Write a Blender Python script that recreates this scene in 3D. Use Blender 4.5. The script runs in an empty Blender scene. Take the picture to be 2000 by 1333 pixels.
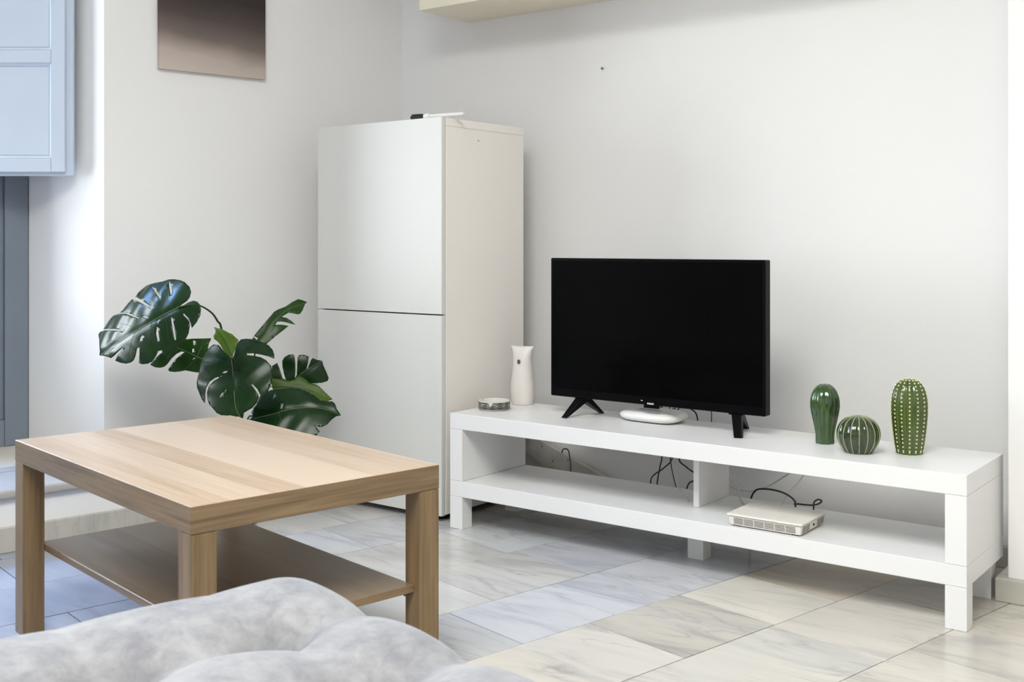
import bpy, bmesh, math, random
from mathutils import Vector, Matrix
from mathutils.geometry import delaunay_2d_cdt

# ------------------------------------------------------------------ camera, world, lights, exposure
sc = bpy.context.scene
C = sc.collection
R = math.radians

cam_d = bpy.data.cameras.new('camera')
cam = bpy.data.objects.new('camera', cam_d); C.objects.link(cam)
cam.location = (0, 0, 0.9123)
cam.rotation_euler = (R(90), 0, R(37.225))
cam_d.sensor_width = 36
cam_d.lens = 2162.2 / 2000 * 36
cam_d.shift_y = -(666.5 - 475.9) / 2000
cam_d.clip_start = 0.02
cam_d.dof.use_dof = True
cam_d.dof.focus_distance = 3.3
cam_d.dof.aperture_fstop = 9.0
sc.camera = cam

# the left wall leans 12 degrees off square: q runs along it from the far corner, e points out of the room
WD = Vector((0.208, 0.978)); WN = Vector((-0.978, 0.208)); PC = Vector((-3.09, 3.325))
TILT = R(-12.0)
def W(q, e, z): 
    p = PC - WD * q + WN * e
    return Vector((p.x, p.y, z))

world = bpy.data.worlds.new('world'); sc.world = world; world.use_nodes = True
bg = world.node_tree.nodes['Background']
bg.inputs[0].default_value = (0.55, 0.72, 1.0, 1); bg.inputs[1].default_value = 1.0

def area(name, loc, target, sx, sy, power, col):
    d = bpy.data.lights.new(name, 'AREA'); d.shape = 'RECTANGLE'; d.size = sx; d.size_y = sy
    d.energy = power; d.color = col
    o = bpy.data.objects.new(name, d); C.objects.link(o); o.location = loc
    o.rotation_euler = (Vector(target) - Vector(loc)).to_track_quat('-Z', 'Y').to_euler()
    return o
# daylight through the balcony door: the sunlit street front opposite (low, neutral) and the open sky above it (high, blue); and overhead fill from an added, unseen skylight
area('daylight_street', W(2.75, 1.65, 1.40), W(2.35, -1.0, 1.30), 2.8, 1.7, 240, (0.96, 0.965, 1.0))
area('daylight_sky', W(2.3, 1.9, 3.6), W(2.2, 0.3, 1.5), 2.4, 1.6, 1000, (0.25, 0.47, 1.0))
area('skylight_fill', (-0.55, 0.05, 3.05), (-0.55, 0.05, 0.0), 1.7, 1.7, 185, (1.0, 0.925, 0.835))

sc.view_settings.view_transform = 'Standard'
sc.view_settings.look = 'None'
sc.view_settings.gamma = 1.0
sc.view_settings.use_curve_mapping = False
sc.view_settings.exposure = 0.42
sc.cycles.use_denoising = True
sc.cycles.max_bounces = 10
sc.cycles.diffuse_bounces = 4
sc.cycles.sample_clamp_indirect = 8

# ------------------------------------------------------------------ helpers
def thing(name, label, cat, loc=(0, 0, 0), rotz=0.0, group=None):
    o = bpy.data.objects.new(name, None); C.objects.link(o)
    o.empty_display_size = 0.05
    o.location = loc; o.rotation_euler = (0, 0, rotz)
    o['label'] = label; o['category'] = cat
    if group: o['group'] = group
    return o
def tag(o, label, cat, group=None):
    o['label'] = label; o['category'] = cat
    if group: o['group'] = group
    return o
def obj(name, bm, mat, parent=None, smooth=False, loc=None, rotz=None, label=None):
    bmesh.ops.recalc_face_normals(bm, faces=bm.faces)
    me = bpy.data.meshes.new(name); bm.to_mesh(me); bm.free()
    if smooth:
        me.polygons.foreach_set('use_smooth', [True] * len(me.polygons))
        if smooth != True:
            try: me.set_sharp_from_angle(angle=R(smooth))
            except Exception: pass
    if mat: me.materials.append(mat)
    o = bpy.data.objects.new(name, me); C.objects.link(o)
    if parent: o.parent = parent
    if loc is not None: o.location = loc
    if rotz is not None: o.rotation_euler = (0, 0, rotz)
    if label: o['label'] = label
    return o
def struct(o): 
    o['kind'] = 'structure'; return o
def NB(): return bmesh.new()
def box(bm, a, b, bev=0.0, seg=2):
    x0, y0, z0 = a; x1, y1, z1 = b
    v = [bm.verts.new(p) for p in ((x0,y0,z0),(x1,y0,z0),(x1,y1,z0),(x0,y1,z0),(x0,y0,z1),(x1,y0,z1),(x1,y1,z1),(x0,y1,z1))]
    fs = [bm.faces.new([v[i] for i in f]) for f in ((3,2,1,0),(4,5,6,7),(0,1,5,4),(1,2,6,5),(2,3,7,6),(3,0,4,7))]
    if bev > 0:
        es = list({e for f in fs for e in f.edges})
        bmesh.ops.bevel(bm, geom=es, offset=bev, segments=seg, affect='EDGES', profile=0.5)
    return bm
def bx(a, b, bev=0.0, seg=2): return box(NB(), a, b, bev, seg)
def prism(bm, poly, z0, z1, bev=0.0, seg=2):
    lo = [bm.verts.new((p[0], p[1], z0)) for p in poly]; hi = [bm.verts.new((p[0], p[1], z1)) for p in poly]
    n = len(poly)
    fs = [bm.faces.new(lo[::-1]), bm.faces.new(hi)]
    for i in range(n): fs.append(bm.faces.new((lo[i], lo[(i+1) % n], hi[(i+1) % n], hi[i])))
    if bev > 0:
        es = list({e for f in fs for e in f.edges})
        bmesh.ops.bevel(bm, geom=es, offset=bev, segments=seg, affect='EDGES', profile=0.5)
    return bm
def loft(bm, rings, cap=True, closed=True):
    vr = [[bm.verts.new(p) for p in r] for r in rings]
    n = len(vr[0])
    for a, b in zip(vr, vr[1:]):
        for i in range(n if closed else n - 1):
            j = (i + 1) % n
            bm.faces.new((a[i], a[j], b[j], b[i]))
    if cap:
        bm.faces.new(vr[0][::-1]); bm.faces.new(vr[-1])
    return bm
def lathe(bm, prof, n=32, c=(0, 0, 0), rfun=None):
    rings = []
    for r, z in prof:
        r = max(r, 0.0004)
        ring = []
        for k in range(n):
            t = 2 * math.pi * k / n
            rr = r * (rfun(t, z) if rfun else 1)
            ring.append((c[0] + rr * math.cos(t), c[1] + rr * math.sin(t), c[2] + z))
        rings.append(ring)
    return loft(bm, rings)
def catmull(pts, sub=6):
    P = [Vector(p) for p in pts]
    if len(P) < 3: return P
    out = []
    for i in range(len(P) - 1):
        p0 = P[max(i-1, 0)]; p1 = P[i]; p2 = P[i+1]; p3 = P[min(i+2, len(P)-1)]
        for k in range(sub):
            t = k / sub
            out.append(0.5 * ((2*p1) + (p2-p0)*t + (2*p0-5*p1+4*p2-p3)*t*t + (3*p1-p0-3*p2+p3)*t*t*t))
    out.append(P[-1]); return out
def tube(bm, pts, r, n=8, r1=None):
    P = [Vector(p) for p in pts]
    up = Vector((0.13, 0.27, 1)).normalized(); rings = []
    for i, p in enumerate(P):
        t = (P[min(i+1, len(P)-1)] - P[max(i-1, 0)]).normalized()
        a = t.cross(up)
        if a.length < 1e-3: a = t.cross(Vector((1, 0, 0)))
        a.normalize(); b = t.cross(a).normalized(); up = a.cross(t).normalized()
        rr = r if r1 is None else r + (r1 - r) * i / (len(P) - 1)
        rings.append([p + (a * math.cos(2*math.pi*k/n) + b * math.sin(2*math.pi*k/n)) * rr for k in range(n)])
    return loft(bm, rings)
def bar(bm, p0, p1, w0, d0, w1=None, d1=None, xa=Vector((1, 0, 0))):
    # tapered bar of rectangular section
    p0 = Vector(p0); p1 = Vector(p1); w1 = w0 if w1 is None else w1; d1 = d0 if d1 is None else d1
    t = (p1 - p0).normalized(); a = (xa - t * xa.dot(t)).normalized(); b = t.cross(a)
    rings = []
    for p, w, d in ((p0, w0, d0), (p1, w1, d1)):
        rings.append([p + a*w/2*sx + b*d/2*sy for sx, sy in ((-1,-1),(1,-1),(1,1),(-1,1))])
    return loft(bm, rings)

# ------------------------------------------------------------------ materials
def mat(name):
    m = bpy.data.materials.new(name); m.use_nodes = True
    nt = m.node_tree; b = nt.nodes['Principled BSDF']
    return m, nt, b
def setp(b, **k):
    for kk, v in k.items():
        kk = {'col': 'Base Color', 'rough': 'Roughness', 'metal': 'Metallic', 'spec': 'Specular IOR Level', 'coat': 'Coat Weight', 'coatr': 'Coat Roughness', 'sheen': 'Sheen Weight', 'sheenr': 'Sheen Roughness', 'trans': 'Transmission Weight', 'ior': 'IOR', 'alpha': 'Alpha', 'sss': 'Subsurface Weight'}[kk]
        if kk == 'Base Color' and len(v) == 3: v = (*v, 1)
        b.inputs[kk].default_value = v
def node(nt, t, **k):
    n = nt.nodes.new(t)
    for a, v in k.items(): setattr(n, a, v)
    return n
def ramp(nt, stops, interp='LINEAR'):
    n = node(nt, 'ShaderNodeValToRGB'); cr = n.color_ramp; cr.interpolation = interp
    while len(cr.elements) < len(stops): cr.elements.new(0.5)
    for e, (p, c) in zip(cr.elements, stops):
        e.position = p; e.color = (*c, 1) if len(c) == 3 else c
    return n
def mathn(nt, op, a=None, b=None, c=None):
    n = node(nt, 'ShaderNodeMath', operation=op)
    for i, v in enumerate((a, b, c)):
        if v is None: continue
        if isinstance(v, (int, float)): n.inputs[i].default_value = v
        else: nt.links.new(v, n.inputs[i])
    return n.outputs[0]
def noise(nt, vec, scale, detail=3, rough=0.5, dist=0.0):
    n = node(nt, 'ShaderNodeTexNoise'); n.inputs['Scale'].default_value = scale
    n.inputs['Detail'].default_value = detail; n.inputs['Roughness'].default_value = rough; n.inputs['Distortion'].default_value = dist
    if vec is not None: nt.links.new(vec, n.inputs['Vector'])
    return n
def mapping(nt, vec, loc=(0,0,0), rot=(0,0,0), scale=(1,1,1)):
    n = node(nt, 'ShaderNodeMapping'); nt.links.new(vec, n.inputs[0])
    n.inputs['Location'].default_value = loc; n.inputs['Rotation'].default_value = rot; n.inputs['Scale'].default_value = scale
    return n.outputs[0]
def bump(nt, b, height, strength=0.2, dist=0.01):
    n = node(nt, 'ShaderNodeBump'); n.inputs['Strength'].default_value = strength; n.inputs['Distance'].default_value = dist
    nt.links.new(height, n.inputs['Height']); nt.links.new(n.outputs[0], b.inputs['Normal'])
def mixc(nt, fac, a, b_, mode='MIX'):
    n = node(nt, 'ShaderNodeMix', data_type='RGBA', blend_type=mode)
    for i, v in ((0, fac), (6, a), (7, b_)):
        if isinstance(v, (int, float)): n.inputs[i].default_value = v
        elif isinstance(v, tuple): n.inputs[i].default_value = (*v, 1) if len(v) == 3 else v
        else: nt.links.new(v, n.inputs[i])
    return n.outputs[2]
def plain(name, col, rough=0.5, vary=0.03, scale=6.0, bstr=0.0, bscale=120.0, **k):
    m, nt, b = mat(name); setp(b, rough=rough, **k)
    tc = node(nt, 'ShaderNodeTexCoord').outputs['Object']
    n = noise(nt, tc, scale, 4)
    lo = tuple(max(0, c * (1 - vary)) for c in col); hi = tuple(min(1, c * (1 + vary)) for c in col)
    r = ramp(nt, [(0.3, lo), (0.7, hi)]); nt.links.new(n.outputs[0], r.inputs[0]); nt.links.new(r.outputs[0], b.inputs['Base Color'])
    if bstr > 0:
        n2 = noise(nt, tc, bscale, 3); bump(nt, b, n2.outputs[0], bstr, 0.002)
    return m

M = {}
M['wall'] = plain('wall_paint', (0.80, 0.795, 0.79), 0.7, 0.012, 1.6, 0.12, 60)
M['ceiling'] = plain('ceiling_paint', (0.82, 0.82, 0.81), 0.8, 0.01, 1.5)
M['bench'] = plain('white_laminate', (0.78, 0.775, 0.77), 0.33, 0.006, 3.0)
M['cab_side'] = plain('cream_white_laminate', (0.82, 0.78, 0.735), 0.45, 0.01, 3.0)
M['cab_door'] = plain('glossy_white_door', (0.645, 0.64, 0.61), 0.36, 0.006, 2.0)
M['wallcab_side'] = plain('cream_laminate', (0.86, 0.79, 0.64), 0.45, 0.01, 3.0)
M['black'] = plain('black_plastic', (0.0025, 0.0025, 0.003), 0.3, 0.2, 10, spec=0.07)
M['blackmatte'] = plain('matte_black', (0.006, 0.006, 0.006), 0.6, 0.2, 10)
M['screen'] = plain('dark_glass_screen', (0.0012, 0.0012, 0.0014), 0.16, 0.1, 4, spec=0.06)
M['logo'] = plain('logo_silver', (0.75, 0.75, 0.77), 0.4, 0.02)
M['whiteplastic'] = plain('white_plastic', (0.80, 0.79, 0.77), 0.32, 0.01, 8)
M['creamplastic'] = plain('aged_white_plastic', (0.78, 0.74, 0.68), 0.38, 0.012, 10)
M['dispenser'] = plain('dispenser_plastic', (0.76, 0.72, 0.69), 0.38, 0.01, 10)
M['vent'] = plain('vent_dark', (0.10, 0.085, 0.08), 0.7, 0.1, 10)
M['greyplastic'] = plain('grey_plastic', (0.28, 0.28, 0.29), 0.4, 0.05, 10)
M['clearplastic'] = plain('frosted_plastic', (0.74, 0.75, 0.74), 0.3, 0.01, 10)
M['bluegrey'] = plain('blue_grey_paint', (0.17, 0.20, 0.245), 0.42, 0.05, 5, 0.1, 60)
M['shutter'] = plain('pale_blue_grey_paint', (0.54, 0.61, 0.72), 0.40, 0.02, 5, 0.08, 60)
M['cable_black'] = plain('black_cable', (0.018, 0.015, 0.014), 0.5, 0.1, 20)
M['cable_white'] = plain('white_cable', (0.66, 0.62, 0.55), 0.45, 0.03, 20)
M['plank'] = plain('old_painted_plank', (0.52, 0.50, 0.46), 0.7, 0.14, 16, 0.2, 60)
M['steel'] = plain('dark_screw', (0.16, 0.15, 0.14), 0.4, 0.1, 20, metal=0.8)
M['soil'] = plain('soil', (0.03, 0.02, 0.013), 0.95, 0.4, 60, 0.5, 90)
M['slab'] = plain('mortar', (0.30, 0.28, 0.26), 0.9, 0.1, 20)
M['wood_leg'] = plain('dark_wood', (0.10, 0.06, 0.035), 0.5, 0.2, 20)
M['threshold'] = plain('cream_stone', (0.62, 0.58, 0.50), 0.45, 0.08, 9, 0.1, 40)
M['joint'] = plain('dark_joint', (0.12, 0.10, 0.08), 0.8, 0.1, 20)

def marble(name, base=None, gloss=0.2, amount=1.0):
    m, nt, b = mat(name); setp(b, rough=gloss, spec=0.5)
    tc = node(nt, 'ShaderNodeTexCoord').outputs['Object']
    oi = node(nt, 'ShaderNodeObjectInfo')
    comb = node(nt, 'ShaderNodeCombineXYZ')
    nt.links.new(mathn(nt, 'MULTIPLY', oi.outputs['Random'], 37.0), comb.inputs[0]); nt.links.new(mathn(nt, 'MULTIPLY', oi.outputs['Random'], 61.0), comb.inputs[1])
    va = node(nt, 'ShaderNodeVectorMath', operation='ADD'); nt.links.new(tc, va.inputs[0]); nt.links.new(comb.outputs[0], va.inputs[1])
    v = va.outputs[0]
    ang = node(nt, 'ShaderNodeCombineXYZ'); nt.links.new(mathn(nt, 'MULTIPLY_ADD', oi.outputs['Random'], 1.1, 0.35), ang.inputs[2])
    mp = node(nt, 'ShaderNodeMapping'); nt.links.new(v, mp.inputs[0]); nt.links.new(ang.outputs[0], mp.inputs['Rotation']); mp.inputs['Scale'].default_value = (1.0, 4.2, 1)
    cloud = noise(nt, mp.outputs[0], 1.9, 5, 0.55, 0.9)
    veins = noise(nt, mp.outputs[0], 2.3, 4, 0.5, 1.4)
    d = mathn(nt, 'ABSOLUTE', mathn(nt, 'SUBTRACT', veins.outputs[0], 0.5))
    vr = ramp(nt, [(0.0, (1, 1, 1)), (0.028, (0.25, 0.25, 0.25)), (0.09, (0, 0, 0))]); nt.links.new(d, vr.inputs[0])
    patch = noise(nt, v, 3.0, 2)
    pr = ramp(nt, [(0.42, (0, 0, 0)), (0.66, (1, 1, 1))]); nt.links.new(patch.outputs[0], pr.inputs[0])
    vf = mathn(nt, 'MULTIPLY', mathn(nt, 'MULTIPLY', vr.outputs[0], pr.outputs[0]), 0.40 * amount)
    cr = ramp(nt, [(0.28, (0.70, 0.71, 0.74)), (0.47, (0.95, 0.95, 0.95)), (0.72, (1.07, 1.06, 1.03))]); nt.links.new(cloud.outputs[0], cr.inputs[0])
    if base: c0 = base
    else: c0 = oi.outputs['Color']
    c1 = mixc(nt, amount, c0, mixc(nt, 1.0, c0, cr.outputs[0], 'MULTIPLY'))
    c2 = mixc(nt, vf, c1, (0.20, 0.19, 0.19))
    nt.links.new(c2, b.inputs['Base Color'])
    rr = node(nt, 'ShaderNodeMapRange'); nt.links.new(patch.outputs[0], rr.inputs[0]); rr.inputs[3].default_value = gloss * 0.8; rr.inputs[4].default_value = gloss * 1.5
    nt.links.new(rr.outputs[0], b.inputs['Roughness'])
    return m
M['tile'] = marble('marble_tile', None, 0.17)
M['skirting'] = marble('marble_skirting', (0.50, 0.48, 0.43), 0.4, 0.8)
M['tread'] = marble('marble_tread', (0.40, 0.385, 0.36), 0.35, 0.6)

def wood(name, axis, light=(0.72, 0.555, 0.375), dark=(0.47, 0.325, 0.19), bands=True):
    # oak foil: grain stretched along one object axis, with broad plank bands across it
    m, nt, b = mat(name); setp(b, rough=0.36, spec=0.45)
    tc = node(nt, 'ShaderNodeTexCoord').outputs['Object']
    s = [38.0, 38.0, 38.0]; s[axis] = 1.6
    g = noise(nt, mapping(nt, tc, scale=tuple(s)), 1.6, 5, 0.62, 0.4)
    s2 = [160.0, 160.0, 160.0]; s2[axis] = 4.0
    g2 = noise(nt, mapping(nt, tc, scale=tuple(s2)), 1.0, 3, 0.6)
    r = ramp(nt, [(0.36, dark), (0.5, tuple((a*0.6 + c*0.4) for a, c in zip(light, dark))), (0.62, light)])
    f = mathn(nt, 'ADD', mathn(nt, 'MULTIPLY', g.outputs[0], 0.62), mathn(nt, 'MULTIPLY', g2.outputs[0], 0.38))
    nt.links.new(f, r.inputs[0])
    col = r.outputs[0]
    if bands:
        sp = node(nt, 'ShaderNodeSeparateXYZ'); nt.links.new(tc, sp.inputs[0])
        fl = mathn(nt, 'FLOOR', mathn(nt, 'DIVIDE', sp.outputs[bands if isinstance(bands, int) and bands is not True else 0], 0.0786))
        wn = node(nt, 'ShaderNodeTexWhiteNoise', noise_dimensions='1D'); nt.links.new(mathn(nt, 'ADD', fl, 11.3), wn.inputs['W'])
        mr = node(nt, 'ShaderNodeMapRange'); nt.links.new(wn.outputs[0], mr.inputs[0]); mr.inputs[3].default_value = 0.0; mr.inputs[4].default_value = 0.85
        col = mixc(nt, mr.outputs[0], col, tuple(min(1, c * f) for c, f in zip(light, (1.22, 1.30, 1.42))))
    nt.links.new(col, b.inputs['Base Color'])
    bump(nt, b, g2.outputs[0], 0.05, 0.001)
    return m
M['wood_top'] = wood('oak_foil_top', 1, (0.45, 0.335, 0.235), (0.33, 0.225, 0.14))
M['wood_shelf'] = wood('oak_foil_shelf_shaded', 1, (0.155, 0.102, 0.057), (0.095, 0.06, 0.031))  # same foil as the top, shade under the tabletop put into the colour
M['wood_y'] = wood('oak_foil_long_edge_shaded', 1, (0.225, 0.152, 0.085), (0.105, 0.067, 0.034), False)  # long and short edges: same foil, dimmer light on the sides painted in
M['wood_x'] = wood('oak_foil_short_edge_shaded', 0, (0.225, 0.152, 0.085), (0.105, 0.067, 0.034), False)
M['wood_z'] = wood('oak_foil_leg_shaded', 2, (0.225, 0.15, 0.078), (0.115, 0.073, 0.034), False)  # legs likewise: the top's foil darkened for shade

def velvet():
    m, nt, b = mat('grey_velvet'); setp(b, rough=0.9, sheen=0.35, sheenr=0.4, spec=0.15)
    tc = node(nt, 'ShaderNodeTexCoord').outputs['Object']
    n1 = noise(nt, mapping(nt, tc, scale=(1, 1, 1)), 34, 6, 0.7, 0.3)
    n2 = noise(nt, tc, 11, 3, 0.5)
    f = mathn(nt, 'ADD', mathn(nt, 'MULTIPLY', n1.outputs[0], 0.6), mathn(nt, 'MULTIPLY', n2.outputs[0], 0.4))
    r = ramp(nt, [(0.36, (0.165, 0.165, 0.182)), (0.5, (0.225, 0.225, 0.238)), (0.64, (0.285, 0.285, 0.295))]); nt.links.new(f, r.inputs[0])
    nt.links.new(r.outputs[0], b.inputs['Base Color'])
    n3 = noise(nt, tc, 400, 2); bump(nt, b, n3.outputs[0], 0.25, 0.001)
    return m
M['velvet'] = velvet()

def leafmat(name, c0, c1, rough=0.3):
    m, nt, b = mat(name); setp(b, rough=rough, spec=0.26)
    tc = node(nt, 'ShaderNodeTexCoord').outputs['Object']
    n = noise(nt, tc, 9, 4, 0.6)
    r = ramp(nt, [(0.35, c0), (0.65, c1)]); nt.links.new(n.outputs[0], r.inputs[0]); nt.links.new(r.outputs[0], b.inputs['Base Color'])
    n2 = noise(nt, tc, 60, 3); bump(nt, b, n2.outputs[0], 0.08, 0.002)
    tr = node(nt, 'ShaderNodeBsdfTranslucent'); nt.links.new(r.outputs[0], tr.inputs[0])
    mx = node(nt, 'ShaderNodeMixShader'); mx.inputs[0].default_value = 0.12
    out = nt.nodes['Material Output']
    nt.links.new(b.outputs[0], mx.inputs[1]); nt.links.new(tr.outputs[0], mx.inputs[2]); nt.links.new(mx.outputs[0], out.inputs[0])
    return m
M['leaf_dark'] = leafmat('leaf_dark', (0.003, 0.018, 0.003), (0.007, 0.032, 0.005), 0.27)
M['leaf_mid'] = leafmat('leaf_mid', (0.010, 0.038, 0.003), (0.018, 0.058, 0.006), 0.34)
M['leaf_light'] = leafmat('leaf_light', (0.032, 0.075, 0.002), (0.058, 0.110, 0.004), 0.42)
M['vein'] = leafmat('leaf_vein', (0.13, 0.18, 0.075), (0.18, 0.24, 0.11), 0.4)
M['vein_dark'] = leafmat('leaf_side_vein', (0.014, 0.05, 0.010), (0.025, 0.07, 0.016), 0.4)
M['stem'] = leafmat('leaf_stem', (0.02, 0.045, 0.008), (0.035, 0.07, 0.012), 0.4)

def ceramic(name, c0, c1, rough=0.12):
    m, nt, b = mat(name); setp(b, rough=rough, spec=0.55, coat=0.4, coatr=0.06)
    tc = node(nt, 'ShaderNodeTexCoord').outputs['Object']
    n = noise(nt, mapping(nt, tc, scale=(1, 1, 0.4)), 34, 4, 0.6)
    r = ramp(nt, [(0.35, c0), (0.65, c1)]); nt.links.new(n.outputs[0], r.inputs[0]); nt.links.new(r.outputs[0], b.inputs['Base Color'])
    return m
M['cactus_green'] = ceramic('glazed_green', (0.012, 0.040, 0.006), (0.040, 0.088, 0.016))
M['cactus_dark'] = ceramic('glazed_dark_green', (0.015, 0.027, 0.007), (0.030, 0.046, 0.014))
M['cactus_lime'] = ceramic('glazed_lime_green', (0.032, 0.060, 0.004), (0.062, 0.098, 0.010), 0.2)
M['rib_line'] = ceramic('pale_green_glaze', (0.30, 0.36, 0.17), (0.40, 0.45, 0.24), 0.2)
M['dots'] = ceramic('cream_dots', (0.66, 0.62, 0.32), (0.74, 0.70, 0.42), 0.3)

def glass_pane():
    m, nt, b = mat('window_glass')
    nt.nodes.remove(b); out = nt.nodes['Material Output']
    t = node(nt, 'ShaderNodeBsdfTransparent'); t.inputs[0].default_value = (0.93, 0.96, 0.97, 1)
    g = node(nt, 'ShaderNodeBsdfGlossy'); g.inputs['Roughness'].default_value = 0.02
    n = noise(nt, node(nt, 'ShaderNodeTexCoord').outputs['Object'], 3, 2)
    mr = node(nt, 'ShaderNodeMapRange'); nt.links.new(n.outputs[0], mr.inputs[0]); mr.inputs[3].default_value = 0.05; mr.inputs[4].default_value = 0.08
    mx = node(nt, 'ShaderNodeMixShader'); nt.links.new(mr.outputs[0], mx.inputs[0])
    nt.links.new(t.outputs[0], mx.inputs[1]); nt.links.new(g.outputs[0], mx.inputs[2]); nt.links.new(mx.outputs[0], out.inputs[0])
    return m
M['pane'] = glass_pane()

def canvas_print():
    # the print itself: dusk-dark at the top, a slanting pale sand band at the bottom (object coords: x across, z up from the lower edge)
    m, nt, b = mat('canvas_print'); setp(b, rough=0.75, spec=0.2)
    tc = node(nt, 'ShaderNodeTexCoord').outputs['Object']
    sp = node(nt, 'ShaderNodeSeparateXYZ'); nt.links.new(tc, sp.inputs[0])
    n = noise(nt, mapping(nt, tc, scale=(5, 5, 9)), 1.0, 4, 0.5)
    h = mathn(nt, 'ADD', mathn(nt, 'ADD', sp.outputs[2], mathn(nt, 'MULTIPLY', sp.outputs[0], 0.10)), mathn(nt, 'MULTIPLY', mathn(nt, 'SUBTRACT', n.outputs[0], 0.5), 0.05))
    r = ramp(nt, [(0.0, (0.56, 0.485, 0.435)), (0.075, (0.46, 0.39, 0.345)), (0.14, (0.175, 0.14, 0.125)), (0.21, (0.085, 0.066, 0.06)), (0.30, (0.04, 0.032, 0.03)), (0.6, (0.02, 0.017, 0.017))])
    nt.links.new(h, r.inputs[0])
    w = noise(nt, tc, 500, 1); bump(nt, b, w.outputs[0], 0.1, 0.0006)
    nt.links.new(r.outputs[0], b.inputs['Base Color'])
    return m
M['canvas'] = canvas_print()

def ashtray_pattern():
    m, nt, b = mat('patterned_glaze'); setp(b, rough=0.15, spec=0.5)
    uv = node(nt, 'ShaderNodeUVMap').outputs[0]
    sp = node(nt, 'ShaderNodeSeparateXYZ'); nt.links.new(uv, sp.inputs[0])
    fu = mathn(nt, 'ABSOLUTE', mathn(nt, 'SUBTRACT', mathn(nt, 'FRACT', mathn(nt, 'MULTIPLY', sp.outputs[0], 12.0)), 0.5))
    fv = mathn(nt, 'ABSOLUTE', mathn(nt, 'SUBTRACT', sp.outputs[1], 0.5))
    dd = mathn(nt, 'ADD', fu, mathn(nt, 'MULTIPLY', fv, 0.9))
    rings = ramp(nt, [(0.0, (0.60, 0.55, 0.40)), (0.10, (0.30, 0.10, 0.07)), (0.16, (0.015, 0.015, 0.015)), (0.24, (0.40, 0.39, 0.36)), (0.29, (0.015, 0.015, 0.015)), (0.38, (0.33, 0.33, 0.30)), (0.44, (0.02, 0.02, 0.02)), (0.58, (0.25, 0.25, 0.22)), (0.66, (0.02, 0.02, 0.02))], 'CONSTANT')
    nt.links.new(dd, rings.inputs[0]); nt.links.new(rings.outputs[0], b.inputs['Base Color'])
    return m
M['ashpattern'] = ashtray_pattern()
M['ashglass'] = plain('clear_grey_glaze', (0.70, 0.69, 0.66), 0.12, 0.03, 20)
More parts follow.
